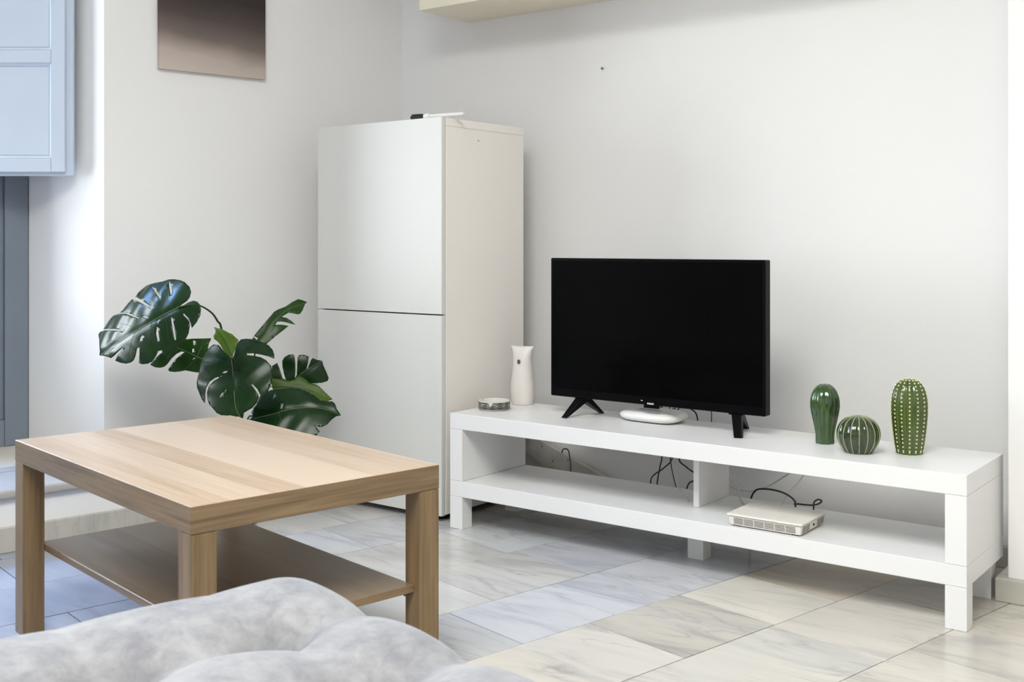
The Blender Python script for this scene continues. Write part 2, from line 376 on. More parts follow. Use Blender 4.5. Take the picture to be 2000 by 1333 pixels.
LEAVES = [
 dict(kind='dark', B=(-2.815, 2.042, 0.72), u=(-0.799, -0.348, -0.49), n=(0.162, -0.91, 0.381), kv=1.6, ku=0.9, L=0.307,
  mid=[(0,0),(4.34,0.03),(7.94,0.15),(14.6,0.06),(22.11,-0.58),(29.43,-1.8),(33.89,-3.21)],
  out=[(-0.03,-0.14),(-1.72,-0.61),(-3.24,-0.87),(-4.25,-1.66),(-4.85,-3.56),(-4.53,-5.73),(-3.23,-8.37),(-1.55,-10.28),(0.74,-12.07),(2.57,-13.02),(4.42,-13.59),(7.57,-14.95),(10.67,-16.33),(11.91,-17.13),(13.11,-16.72),(14.99,-15.91),(16.19,-14.61),(12.75,-10.88),(7.7,-3.89),(8.19,-3.79),(13.93,-10.87),(17.49,-14.72),(19.11,-13.38),(20.94,-12.53),(22.89,-12.59),(21,-11.13),(18.4,-9.25),(15.75,-6.49),(13.37,-3.61),(13.65,-3.4),(16.36,-6.21),(19.04,-9.14),(23.02,-12.36),(26.54,-14.15),(29.47,-14.33),(31.42,-13.69),(32.42,-12.92),(27.76,-9.34),(24.07,-6.53),(19.8,-2.92),(20.39,-2.93),(24.06,-5.63),(31.68,-11.75),(34.77,-13.83),(35.76,-13.56),(34.21,-9.7),(33.07,-6.13),(33.01,-4.11),(34.11,-3.32),(31.63,-1.47),(29.82,0.05),(27.91,2.14),(25.78,2.46),(23.53,2.25),(21.16,2.08),(22.26,2.67),(24.2,3.21),(26.25,3.96),(24.25,5.99),(22.19,7.56),(20.37,8.25),(19.04,8.18),(17.93,7.16),(16.42,5.51),(15.33,5.81),(16.21,7.41),(17.86,9.87),(16.75,10.65),(14.83,11.48),(13,11.8),(11.57,11.22),(10.73,10.75),(10.03,9.85),(8.67,10.14),(8.97,11.12),(8.83,11.9),(7.5,12.09),(5.12,11.88),(2.52,11.51),(0.75,10.73),(-1.02,9.24),(-2.21,7.45),(-2.46,6.37),(-2.17,5.28),(-1.13,3.12),(-1.47,2.88),(-2.31,4.81),(-2.59,6.67),(-2.44,8.37),(-4.17,7.37),(-5.86,5.47),(-6.67,3.86),(-6.73,2.12),(-6.13,0.83),(-5.03,-0.29),(-3.49,-0.37),(-1.75,-0.07),(-0.08,0.2)],
  holes=[[(2.19,-11.94),(1.38,-9.35),(1.1,-7.06),(1.31,-5.51),(1.78,-5.78),(1.99,-7.89),(2.23,-10.51)],[(8.85,-13.89),(6.96,-11.18),(4.82,-6.01),(5.08,-5.82),(6.38,-8.76),(8.18,-12.34)],[(12.18,-3.7),(10.97,-3.14),(10.02,-1.84),(10.47,-1.57),(11.96,-3.06)],[(7.65,2.86),(7.34,3.15),(8.15,7.33),(9,7.01),(8.62,5.06)],[(2.47,2.17),(2.12,2.73),(2.68,5.89),(3.25,9.94),(3.69,9.84),(3.2,5.63),(2.78,3.14)],[(13.32,2.6),(13.24,3.03),(14.27,4.3),(14.81,3.99),(14.15,3)],[(7.16,0.79),(6.66,1.24),(7.03,1.94),(7.53,1.66)]],
  veins=[[(1.42,0.01),(2.78,-4.54),(4.48,-9.41)],[(4.46,-0.03),(6.78,-5.17),(10.24,-11.34)],[(8.06,0.08),(11.17,-4.04),(14.57,-7.84)],[(14.6,0.06),(18.33,-4.04),(23.45,-8.37)],[(22.78,-0.75),(26.06,-3.24),(29.12,-5.15)],[(4.61,0.15),(4.57,4.95),(5.62,9.16)],[(9.28,0.18),(10.86,5.08),(14.26,9.85)],[(15.81,0.11),(17.62,2.48),(20.64,5.61)]]),
 dict(kind='mid', B=(-2.968, 2.252, 0.536), u=(-0.856, -0.437, 0.275), n=(0.503, -0.827, 0.251), kv=1.5, ku=0.5, L=0.132,
  mid=[(0,0),(2.82,-0.27),(6.39,-0.77),(10.07,-0.97),(13.31,-0.01)],
  out=[(13.08,-0.95),(11.8,-2.36),(8.53,-4.31),(6.28,-5.3),(3.11,-6.38),(0.37,-7.34),(0.27,-5.49),(0.02,-3.93),(-1.43,-3.37),(-2.58,-1.69),(-2.69,1.59),(-1.17,3.91),(0.25,4.56),(2.26,4.83),(4.63,4.99),(5.73,5.81),(7.77,6.63),(9.69,6.98),(10.53,6.81),(10.04,5.05),(9.01,2.76),(7.67,0.63),(7.01,-0.4),(8.1,-0.39),(9.16,0.8),(10.52,2.92),(11.27,5.13),(12.01,6.19),(13.23,6.85),(15.05,7.2),(17.12,6.87),(16.56,5.66),(15.57,3.53),(14.38,2.04),(13.66,0.68)],
  holes=[[(5.73,-4.8),(4.99,-5.03),(4.57,-3.45),(4.94,-3.41)],[(4.91,-2.32),(4.21,-2.46),(3.95,-1.15),(4.58,-1.03)],[(3.03,0.15),(2.72,0.35),(3.57,1.26)]],
  veins=[[(2.34,-0.2),(2.15,-1.93),(2.25,-4.55)],[(1.94,0.03),(3.4,2.49),(4.63,4.56)]]),
 dict(kind='dark', B=(-2.685, 2.137, 0.566), u=(0.496, -0.216, -0.841), n=(0.304, -0.864, 0.401), kv=1.9, ku=1.3, L=0.192,
  mid=[(0,0),(3.65,0.16),(11.9,-0.72),(15.53,-1.21),(18.58,-0.6)],
  out=[(-0.56,0.03),(-3.76,-2.41),(-5.98,-3.51),(-7.15,-4.11),(-8.69,-6.5),(-8.31,-8.28),(-7.25,-9.45),(-5.39,-10.64),(-3.38,-11.94),(-0.69,-12.86),(1.66,-13.75),(3.42,-13.78),(5.79,-13.09),(8.03,-12.53),(9.8,-11.45),(8.55,-11.04),(7,-10.79),(5.52,-9.87),(4.34,-8.29),(3.96,-5.9),(4.38,-3.49),(4.59,-3.92),(4.73,-6.58),(5.62,-8.8),(6.96,-9.92),(8.93,-10.26),(11,-9.85),(12.96,-8.58),(14.67,-7.79),(15.89,-6.47),(16.92,-4.09),(17.82,-1.82),(18.73,-0.46),(17.96,0.09),(17.8,1.56),(17.41,3.73),(16.38,5.35),(15.12,6.33),(14.4,6.51),(12.52,5.89),(10.67,5.06),(10.35,5.32),(12.45,6.55),(14.15,6.83),(15.48,7.61),(14.09,9.08),(12.57,10.23),(10.47,11.06),(8.67,11.38),(6.04,11.49),(4.04,10.45),(2.56,8.98),(1.51,7.19),(0.63,4.93),(0.11,5.24),(0.58,7.05),(1.52,8.87),(2.92,11.18),(4.08,12.63),(2.86,12.86),(0.98,12.55),(-1.13,11.51),(-2.75,9.56),(-4.65,7.06),(-5.57,5.08),(-5.96,3.48),(-5.01,2.32),(-2.82,1.58),(-0.85,1.15),(-0.23,0.38)],
  holes=[[(3.41,-3.37),(3.33,-2.31),(3.76,-1.4),(4.06,-1.89),(3.82,-2.89)],[(10.58,-5.69),(9.93,-5.04),(9.3,-2.52),(9.57,-2.83),(10.46,-4.89)]],
  veins=[[(1.61,0.12),(-0.92,-3.28),(-3.8,-6.85)],[(3.87,0.08),(2.59,-4.08),(2.26,-9.9)],[(8.13,-0.23),(7.86,-3.27),(8.93,-6.78)],[(2.64,0.15),(2.99,3.75),(5.59,8.83)],[(4.64,0.15),(6.78,5.48),(10.97,9.36)],[(7.93,-0.12),(10.33,2.6),(14.09,5.09)],[(12.56,-0.76),(13.7,-3.09),(15.22,-5.41)]]),
 dict(kind='light', B=(-2.582, 2.058, 0.583), u=(-0.652, -0.065, 0.756), n=(0.325, -0.924, 0.201), kv=3, ku=0.5, L=0.112,
  mid=[(0,0),(3.19,-0.36),(7.12,-0.52),(11.33,0.08)],
  out=[(11.4,0.1),(10.53,-0.54),(8.81,-2.03),(6.04,-3.34),(5.94,-3.66),(5.26,-3.66),(3.07,-4.42),(2.18,-3.45),(0.87,-1.65),(-0.07,-0.09),(0.85,0.58),(3.05,1.18),(5.6,0.99),(6.7,1.19),(8.14,1.79),(9.02,1.54),(9.72,0.35),(10.63,0.11)],
  holes=[],
  veins=[]),
 dict(kind='mid', B=(-2.799, 2.331, 0.586), u=(0.24, 0.762, 0.602), n=(0.776, -0.523, 0.352), kv=1.5, ku=0.6, L=0.221,
  mid=[(0,0),(4.43,0.66),(8.64,2.11),(12.28,2.43),(16.01,2.33),(22.45,0.14)],
  out=[(-0.67,1.71),(0.39,2.45),(1.9,3.01),(5.51,3.63),(8.42,4.11),(10.34,4.39),(11.72,4.75),(13.33,4.45),(15.66,3.54),(18.52,3.37),(20.94,2.93),(21.68,1.64),(22.45,0.14),(21.46,0.26),(20.31,-0.36),(19.18,-0.97),(17.64,-1.45),(16.73,-1.03),(15.86,0.35),(15.02,1.5),(13.62,1.6),(12.34,1.82),(13.29,0.56),(13.74,-1.02),(13.89,-3.16),(13.14,-2.12),(12.22,-0.59),(11.1,0.7),(10.06,1.62),(8.87,1.12),(10.49,-0.18),(11.92,-1.94),(9.87,-2),(5.94,-1.76),(2.6,-1.84),(0.59,-1.6),(-0.95,-0.39)],
  holes=[[(1.09,2.67),(1.5,2.68),(1.89,1.48),(1.27,1.19),(1.15,1.84)]],
  veins=[]),
 dict(kind='dark', B=(-2.76, 2.436, 0.436), u=(0.5, 0.564, 0.657), n=(0.718, -0.695, 0.05), kv=1.5, ku=0.5, L=0.14,
  mid=[(0,0),(4.63,1.26),(7.6,1.3),(14,-0.01)],
  out=[(0.61,9.93),(2.77,9.36),(1.9,7.3),(0.47,4.1),(1.07,3.26),(1.82,4.98),(3,7.22),(4.22,8.82),(5.53,9.15),(7.04,8.85),(8.32,7.93),(8.25,7.33),(6.89,5.24),(5.29,3.38),(3.54,1.64),(4.59,1.9),(6.87,4.37),(8.71,6.32),(9.6,6.51),(10.88,5.43),(11.68,3.96),(9.88,2.57),(8.23,1.34),(8.85,1.38),(11.36,2.74),(12.16,2.99),(12.69,1.39),(13.99,0.06),(13.07,-1.24),(12.41,-3.7),(11.64,-5.77),(10.8,-6.22),(8.95,-5.28),(7.21,-3.89),(5.93,-2.65),(4.05,-2.77),(0.69,-1.23),(-1.72,2.75),(-2.14,6.71)],
  holes=[],
  veins=[]),
 dict(kind='light', B=(-2.727, 2.323, 0.46), u=(0.774, 0.602, -0.196), n=(0.616, -0.644, 0.453), kv=1.5, ku=0.6, L=0.202,
  mid=[(0,0),(5.41,1.03),(11.96,1.51),(20.15,0.24)],
  out=[(-0.77,2.74),(2.6,3.13),(5.97,3.08),(7.29,3.98),(7.56,5.04),(8.72,5.31),(10.69,4.64),(11.76,3.53),(13.57,3.85),(14.77,3.53),(17.44,1.78),(20.15,0.24),(18.29,-1.63),(12.87,-2.01),(6.24,-2.06),(1.11,-1.2)],
  holes=[],
  veins=[]),
 dict(kind='dark', B=(-2.677, 2.217, 0.378), u=(0.815, 0.578, 0.042), n=(0.464, -0.693, 0.552), kv=1.3, ku=1.2, L=0.269,
  mid=[(0,0),(6.32,0.81),(10.47,2),(15.63,2.71),(20.75,2.73),(26.4,1.13)],
  out=[(4.01,9.5),(7.32,9.59),(10.28,10.1),(13.36,9.51),(16.05,8.24),(18.27,7.05),(20.09,5.42),(22.13,5.37),(23.74,5.44),(24.52,4.67),(24.96,3.02),(26.4,1.13),(25.13,0.67),(23.84,-0.87),(22.75,-2.56),(21.2,-3.58),(20.19,-3.44),(19.17,-3.18),(20.88,-5.01),(19.93,-6.14),(17.34,-6.8),(13.28,-7.1),(8.67,-6.79),(4.7,-5.06),(0.47,-2.21),(-1.69,-0.09),(-0.27,0.39),(-1.07,2.15),(-0.26,3.7),(1.06,5.48),(0.96,7.54),(2.36,8.65)],
  holes=[[(8.48,3.51),(9.04,4.22),(8.89,2.77),(8.53,2.19)],[(5.56,5.95),(5.88,8.24),(5.86,6.94),(5.44,5.21)]],
  veins=[[(7.99,1.28),(8.7,-1.62),(8.51,-4.46)],[(10.47,2),(11.61,-1.03),(11.85,-4.12)],[(13.58,2.43),(14.63,0.11),(15.63,-2.13)],[(9.64,1.79),(10.16,4.66),(11.98,7.14)],[(14.61,2.57),(15.66,4.41),(17.56,5.99)]]),
]
# ------------------------------------------------------------------ the room
ROOM = [(-3.09, 3.325), (-0.702, 3.325), (-0.702, 3.015), (2.4, 3.015), (2.4, -2.4), (-4.307, -2.4)]
ZC_ = 2.8
floor = struct(obj('floor', prism(NB(), [(-4.9, 3.5), (-4.9, -2.6), (2.55, -2.6), (2.55, 3.5)], -0.06, -0.012), M['slab']))
floor['label'] = 'floor of polished grey and cream marble tiles'
SX0, SX1, SY0, SY1 = -1.45, 0.35, -0.85, 0.95        # ceiling opening for the added skylight
bm = NB()
box(bm, (-5.2, -2.6, ZC_), (SX0, 3.5, ZC_ + 0.15)); box(bm, (SX1, -2.6, ZC_), (2.6, 3.5, ZC_ + 0.15))
box(bm, (SX0, -2.6, ZC_), (SX1, SY0, ZC_ + 0.15)); box(bm, (SX0, SY1, ZC_), (SX1, 3.5, ZC_ + 0.15))
struct(obj('ceiling', bm, M['ceiling']))
struct(obj('wall_back', bx((-3.4, 3.325, -0.06), (-0.60, 3.5, ZC_)), M['wall']))
struct(obj('wall_pier', bx((-0.702, 3.015, -0.06), (2.55, 3.5, ZC_), 0.004), M['wall']))
struct(obj('wall_right', bx((2.4, -2.6, -0.06), (2.6, 3.02, ZC_)), M['wall']))
struct(obj('wall_front', bx((-4.9, -2.6, -0.06), (2.4, -2.4, ZC_)), M['wall']))
# left wall: splayed opening for the balcony door
bm = NB()
def wp(pts): return [tuple((PC - WD * q + WN * e)) for q, e in pts]
Q0, Q1, QS, QE = 1.218, 3.05, 1.32, 2.95
prism(bm, wp([(-0.35, 0), (Q0, 0), (QS, 0.45), (QS, 0.62), (-0.35, 0.62)]), -0.06, ZC_)
prism(bm, wp([(Q1, 0), (5.95, 0), (5.95, 0.62), (QE, 0.62), (QE, 0.45)]), -0.06, ZC_)
prism(bm, wp([(Q0, 0), (Q1, 0), (QE, 0.45), (QE, 0.62), (QS, 0.62), (QS, 0.45)]), 2.5, ZC_)
prism(bm, wp([(Q0, 0.0), (Q1, 0.0), (QE, 0.45), (QE, 0.62), (QS, 0.62), (QS, 0.45)]), -0.06, 0.155)
struct(obj('wall_left', bm, M['wall']))

# marble tiles, laid in columns parallel to the left wall (c across, s along)
CA, SA = math.cos(TILT), math.sin(TILT)
def F2(c, s): return (0.978 * c + 0.208 * s, -0.208 * c + 0.978 * s)
col_x = [-1.30, -1.595, -1.892, -2.172, -2.480, -2.790, -3.080]
k = -1.30
right_cols = []
while k < 3.2: k += 0.298; right_cols.append(k)
left_cols = []; k = -3.08
while k > -5.2: k -= 0.298; left_cols.append(k)
edges = sorted(left_cols + col_x + right_cols)
fixed = { -2.172: [1.965, 2.178, 2.385], -2.480: [1.30, 1.81, 2.150, 2.44], -1.892: [1.30, 1.877, 2.205, 2.47], -1.595: [1.62, 2.193, 2.60],
          -1.30: [1.78, 2.30], -2.790: [0.955, 1.52, 2.12], -3.080: [1.15, 1.854, 2.22], -3.378: [0.944, 1.40, 1.95] }
tints = { (-2.172, 1): (0.518, 0.518, 0.533), (-2.172, 2): (0.444, 0.451, 0.466), (-2.172, 0): (0.488, 0.496, 0.533), (-2.480, 2): (0.455, 0.462, 0.490), (-2.480, 3): (0.400, 0.408, 0.445),
          (-1.892, 1): (0.459, 0.444, 0.414), (-1.892, 2): (0.592, 0.570, 0.533), (-1.892, 3): (0.488, 0.437, 0.370), (-1.595, 2): (0.444, 0.429, 0.400), (-1.595, 1): (0.562, 0.540, 0.511),
          (-1.595, 0): (0.518, 0.511, 0.488), (-3.080, 1): (0.444, 0.451, 0.466), (-3.080, 2): (0.414, 0.407, 0.377), (-2.790, 2): (0.503, 0.511, 0.518) }
rnd = random.Random(5)
pal = [(0.518, 0.511, 0.496), (0.488, 0.488, 0.488), (0.562, 0.548, 0.518), (0.466, 0.459, 0.444), (0.533, 0.533, 0.540), (0.496, 0.474, 0.437)]
def clip_tile(bm):
    # keep tiles inside the room outline (outer walls only)
    for co, no in (((-3.09, 3.325), (-0.978, 0.208)), ((0, 3.325), (0, 1)), ((2.4, 0), (1, 0)), ((0, -2.4), (0, -1))):
        g = bm.verts[:] + bm.edges[:] + bm.faces[:]
        r = bmesh.ops.bisect_plane(bm, geom=g, plane_co=(*co, 0), plane_no=(*no, 0), clear_outer=True)
        es = [e for e in r['geom_cut'] if isinstance(e, bmesh.types.BMEdge)]
        if es: 
            try: bmesh.ops.contextual_create(bm, geom=es)
            except Exception: pass
G = 0.0013
for i in range(len(edges) - 1):
    c0, c1 = edges[i], edges[i + 1]
    key = min(fixed, key=lambda q: abs(q - c0)); cuts = []
    if abs(key - c0) < 0.01: cuts = list(fixed[key])
    else: key = None
    lo = cuts[0] if cuts else rnd.uniform(0.2, 0.6)
    if not cuts: cuts = [lo]
    s = cuts[-1]
    while s < 4.2: s += rnd.choice((0.3, 0.4, 0.45, 0.58)); cuts.append(s)
    s = cuts[0]
    while s > -3.6: s -= rnd.choice((0.3, 0.4, 0.45, 0.58)); cuts.insert(0, s)
    n_before = len([q for q in cuts if key is not None and q < fixed[key][0]]) if key is not None else 0
    for j in range(len(cuts) - 1):
        s0, s1 = cuts[j], cuts[j + 1]
        cx, cy = F2((c0 + c1) / 2, (s0 + s1) / 2)
        hw = 0.45
        if cx < -5.0 or cx > 2.4 + hw or cy > 3.325 + hw or cy < -2.4 - hw: continue
        if (Vector((cx, cy)) - PC).dot(WN) > hw: continue
        if cx > -0.702 + 0.4 and cy > 3.015 + 0.4: continue
        pts = [F2(c0 + G, s0 + G), F2(c1 - G, s0 + G), F2(c1 - G, s1 - G), F2(c0 + G, s1 - G)]
        bm = prism(NB(), pts, -0.012, 0.0 + rnd.uniform(-0.0006, 0.0004))
        clip_tile(bm)
        if len(bm.faces) < 5: bm.free(); continue
        co = Vector((0, 0, 0))
        for v in bm.verts: co += v.co
        co /= len(bm.verts); co.z = 0
        for v in bm.verts: v.co -= co
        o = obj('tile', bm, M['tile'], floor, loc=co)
        col = tints.get((key, j - n_before)) if key is not None else None
        if col is None: 
            p = rnd.choice(pal); f = rnd.uniform(0.98, 1.12); col = tuple(q * f * g for q, g in zip(p, (1.03, 1.0, 0.96) if c0 > -1.95 else (0.955, 0.975, 1.025)))
        if c0 < -2.3 and s1 < 1.6: col = (0.28 + 0.03 * (j % 2), 0.305 + 0.03 * (j % 2), 0.375 + 0.03 * (j % 2))   # dim blue sky light by the step, put into the tile colour
        if c0 > -1.95: col = tuple(q * g for q, g in zip(col, (1.02, 0.998, 0.965)))     # the tiles to the right are creamier
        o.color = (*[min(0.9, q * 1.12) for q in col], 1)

# skirting on the pier and along the back wall
sk = prism(NB(), [(-0.728, 3.325), (-0.728, 2.993), (2.4, 2.993), (2.4, 3.015), (-0.702, 3.015), (-0.702, 3.325)], 0.0, 0.060, 0.003)
struct(obj('baseboard_right', sk, M['skirting']))
struct(obj('baseboard_back', bx((-3.0, 3.310, 0.0), (-0.729, 3.325, 0.060), 0.002), M['skirting']))

# step up to the balcony door (local x = out of the room, local y = along the wall away from the corner, flipped)
def wbox(name, q0, q1, e0, e1, z0, z1, m, parent=None, bev=0.0, seg=2):
    pts = wp([(q0, e0), (q1, e0), (q1, e1), (q0, e1)])
    return obj(name, prism(NB(), pts, z0, z1, bev, seg), m, parent)
step = struct(wbox('trim_1', 1.04, 3.2, -0.262, -0.0005, 0.0, 0.157, M['wall']))
step['label'] = 'raised step below the balcony door'
wbox('tread', 1.02, 3.22, -0.285, -0.0006, 0.1572, 0.187, M['tread'], step, 0.011, 4)
wbox('tread', 1.225, 3.04, 0.0, 0.072, 0.1572, 0.187, M['tread'], step, 0.001, 1)
wbox('threshold_slab', 1.335, 2.935, 0.0735, 0.60, 0.1572, 0.188, M['threshold'], step, 0.001, 1)
wbox('skirting', 1.03, 3.21, -0.276, -0.2625, 0.0, 0.075, M['skirting'], step, 0.002, 1)

# balcony door in the recess
door = struct(wbox('door_1', QS + 0.002, 1.402, 0.452, 0.51, 0.1885, 2.498, M['bluegrey'], None, 0.003))
door['label'] = 'blue-grey painted wooden balcony door with glass'
wbox('jamb', QE - 0.12, QE - 0.002, 0.452, 0.51, 0.1885, 2.498, M['bluegrey'], door, 0.003)
wbox('head_rail', 1.602, QE - 0.122, 0.452, 0.51, 2.40, 2.498, M['bluegrey'], door, 0.003)
for qa, qb in ((1.602, 2.213), (2.217, QE - 0.122)):
    wbox('stile', qa, qa + 0.07, 0.47, 0.51, 0.1885, 2.398, M['bluegrey'], door, 0.003)
    wbox('stile', qb - 0.07, qb, 0.47, 0.51, 0.1885, 2.398, M['bluegrey'], door, 0.003)
    for z0, z1 in ((0.1885, 0.27), (0.62, 0.70), (1.50, 1.54), (2.33, 2.398)):
        wbox('rail', qa + 0.071, qb - 0.071, 0.472, 0.508, z0, z1, M['bluegrey'], door, 0.002)
    wbox('lower_panel', qa + 0.071, qb - 0.071, 0.484, 0.496, 0.271, 0.619, M['bluegrey'], door)
    wbox('pane', qa + 0.071, qb - 0.071, 0.488, 0.492, 0.701, 1.499, M['pane'], door)
    wbox('pane', qa + 0.071, qb - 0.071, 0.488, 0.492, 1.541, 2.329, M['pane'], door)
# inner part of the jamb seen at the edge of the frame: a slim panel moulding
wbox('side_panel', 1.4025, 1.60, 0.468, 0.505, 0.283, 2.498, M['bluegrey'], door, 0.002)
wbox('side_rail', 1.4025, 1.60, 0.455, 0.51, 0.1885, 0.2825, M['bluegrey'], door, 0.002)
# frame and panes of the skylight, added out of view for overhead fill
bm = NB(); zf0, zf1, fw = ZC_ + 0.05, ZC_ + 0.11, 0.06
for a_, b_ in (((SX0 + .001, SY0 + .001, zf0), (SX0 + fw, SY1 - .001, zf1)), ((SX1 - fw, SY0 + .001, zf0), (SX1 - .001, SY1 - .001, zf1)), ((SX0 + fw, SY0 + .001, zf0), (SX1 - fw, SY0 + fw, zf1)), ((SX0 + fw, SY1 - fw, zf0), (SX1 - fw, SY1 - .001, zf1))): box(bm, a_, b_)
win = struct(obj('added_skylight', bm, M['wall']))
obj('mullion', bx((SX0 + fw + .001, 0.03, zf0), (SX1 - fw - .001, 0.07, zf1)), M['wall'], win)
obj('pane', bx((SX0 + fw + .001, SY0 + fw + .001, zf0 + 0.03), (SX1 - fw - .001, 0.029, zf0 + 0.034)), M['pane'], win)
obj('pane', bx((SX0 + fw + .001, 0.071, zf0 + 0.03), (SX1 - fw - .001, SY1 - fw - .001, zf0 + 0.034)), M['pane'], win)

# ------------------------------------------------------------------ open shutter in the recess
sh = thing('window_shutter', 'pale blue-grey panelled wooden shutter standing open in the window recess', 'shutter', (-3.452, 2.080, 0), R(37.225))
SW, SB, ST = 0.50, 1.142, 2.42      # width, bottom, top ; local x to the left is negative
def sp_(name, x0, x1, z0, z1, y0, y1, bev=0.002, p=sh): return obj(name, bx((x0, y0, z0), (x1, y1, z1), bev), M['shutter'], p)
sp_('backing_board', -SW, 0.0, SB, ST, 0.012, 0.032, 0.003)
rt = 0.045; off = 0.021
sp_('stile', -off - rt, -off, SB + 0.012, ST - 0.01, -0.006, 0.0115, 0.002)
sp_('stile', -SW + 0.01, -SW + 0.01 + rt, SB + 0.012, ST - 0.01, -0.006, 0.0115, 0.002)
zr = [(SB + 0.012, SB + 0.058), (1.523, 1.567), (1.94, 1.985), (ST - 0.06, ST - 0.01)]
for z0, z1 in zr: sp_('rail', -SW + 0.012 + rt, -off - rt - 0.001, z0, z1, -0.006, 0.0115, 0.002)
for (a0, a1), (b0, b1) in zip(zr, zr[1:]):
    # field panel with a bevelled moulding frame round it
    x0, x1, z0, z1 = -SW + 0.012 + rt, -off - rt - 0.001, a1 + 0.0005, b0 - 0.0005
    pn = sp_('panel', x0 + 0.011, x1 - 0.011, z0 + 0.011, z1 - 0.011, 0.006, 0.0115, 0.001)
    bm = NB()
    o_ = [(x0, z0), (x1, z0), (x1, z1), (x0, z1)]; m_ = 0.0105
    i_ = [(x0 + m_, z0 + m_), (x1 - m_, z0 + m_), (x1 - m_, z1 - m_), (x0 + m_, z1 - m_)]
    vo = [bm.verts.new((x, -0.004, z)) for x, z in o_]; vi = [bm.verts.new((x, 0.0075, z)) for x, z in i_]
    wo = [bm.verts.new((x, 0.0115, z)) for x, z in o_]; wi = [bm.verts.new((x, 0.0115, z)) for x, z in i_]
    for a in range(4):
        b_ = (a + 1) % 4
        bm.faces.new((vo[a], vo[b_], vi[b_], vi[a])); bm.faces.new((wo[a], wo[b_], vo[b_], vo[a])); bm.faces.new((vi[a], vi[b_], wi[b_], wi[a])); bm.faces.new((wi[a], wi[b_], wo[b_], wo[a]))
    obj('moulding', bm, M['shutter'], pn)

# ------------------------------------------------------------------ canvas on the left wall
p0 = PC - WD * 1.033
cv = tag(obj('canvas_print', bx((0.0, -0.0185, 0.0), (0.407, -0.0006, 0.60), 0.0015), M['canvas'], loc=(p0.x, p0.y, 1.518), rotz=math.atan2(WD.y, WD.x)), 'dark abstract canvas print with a pale sandy lower band, hung on the wall', 'wall art')

# ------------------------------------------------------------------ tall cabinet in the corner
cab = thing('tall_cabinet', 'tall narrow white cabinet with two glossy doors standing in the corner', 'cabinet', (-2.368, 2.738, 0))
CW, CD, CH = 0.586, 0.447, 1.327
obj('side_panel', bx((-0.018, 0.021, 0.022), (0, CD, CH - 0.0285), 0.0008), M['cab_side'], cab)
obj('side_panel', bx((-CW, 0.021, 0.022), (-CW + 0.018, CD, CH - 0.0285), 0.0008), M['cab_side'], cab)
obj('top_panel', bx((-CW, 0.021, CH - 0.028), (0, CD, CH - 0.001), 0.0008), M['cab_side'], cab)
obj('bottom_panel', bx((-CW + 0.0185, 0.021, 0.022), (-0.0185, CD - 0.01, 0.045)), M['cab_side'], cab)
obj('back_panel', bx((-CW + 0.0185, CD - 0.009, 0.046), (-0.0185, CD - 0.001, CH - 0.029)), M['cab_side'], cab)
obj('door', bx((-CW, 0.0, 0.680), (-0.0005, 0.018, CH), 0.0012), M['cab_door'], cab)
obj('door', bx((-CW, 0.0, 0.020), (-0.0005, 0.018, 0.676), 0.0012), M['cab_door'], cab)
for x in (-0.05, -CW + 0.05):
    for y in (0.06, CD - 0.05):
        obj('foot', lathe(NB(), [(0.024, 0), (0.026, 0.004), (0.026, 0.018), (0.02, 0.0215)], 20), M['blackmatte'], cab, True, loc=(x, y, 0))
# little chip in the side panel
obj('side_chip', lathe(NB(), [(0.004, 0), (0.004, 0.0008), (0.002, 0.0012)], 12), M['plank'], cab, loc=(0.0, 0.19, 1.262)).rotation_euler = (0, R(90), 0)

# pen on the cabinet
pn = thing('marker_pen', 'slim marker pen with a black cap lying on top of the tall cabinet', 'pen', (-2.535, 2.772, 1.3265), R(6.5))
def rodx(prof, n=16, zc=0.011):
    bm = NB(); loft(bm, [[(x, r * math.cos(2*math.pi*k/n), zc + r * math.sin(2*math.pi*k/n)) for k in range(n)] for x, r in prof]); return bm
obj('cap', rodx([(0.0, 0.004), (0.003, 0.007), (0.012, 0.008), (0.056, 0.0092)]), M['blackmatte'], pn, 40)
obj('clip', bx((0.004, -0.003, 0.0185), (0.046, 0.003, 0.0215), 0.001), M['blackmatte'], pn)
obj('collar', rodx([(0.0565, 0.0095), (0.06, 0.0108), (0.074, 0.0108), (0.078, 0.009)]), M['whiteplastic'], pn, 40)
obj('barrel', rodx([(0.0785, 0.0078), (0.10, 0.0074), (0.21, 0.0066), (0.213, 0.005)]), M['clearplastic'], pn, 40)

# ------------------------------------------------------------------ wall cabinet above
wc = thing('wall_cabinet', 'cream wall-mounted cabinet hung high on the back wall', 'cabinet', (-2.740, 3.040, 1.771))
WL = 1.80
obj('bottom_panel', bx((0.0, 0.0185, 0.0), (WL, 0.2845, 0.016), 0.0008), M['wallcab_side'], wc)
obj('side_panel', bx((0.0, 0.0185, 0.0165), (0.016, 0.2845, 0.38), 0.0008), M['wallcab_side'], wc)
obj('side_panel', bx((WL - 0.016, 0.0185, 0.0165), (WL, 0.2845, 0.38), 0.0008), M['wallcab_side'], wc)
obj('top_panel', bx((0.0165, 0.0185, 0.364), (WL - 0.0165, 0.2845, 0.38)), M['wallcab_side'], wc)
for k_ in range(3):
    obj('door', bx((k_ * WL / 3 + 0.001, 0.0, 0.0), ((k_ + 1) * WL / 3 - 0.001, 0.018, 0.38), 0.001), M['wallcab_side'], wc)

# screw left in the wall
scw = tag(obj('wall_screw', lathe(NB(), [(0.0022, 0), (0.0022, 0.006), (0.0042, 0.0065), (0.004, 0.008), (0.002, 0.009)], 12), M['steel'], loc=(-2.12, 3.3245, 1.534)), 'small dark screw left sticking out of the white wall', 'screw')
scw.rotation_euler = (R(90), 0, 0)

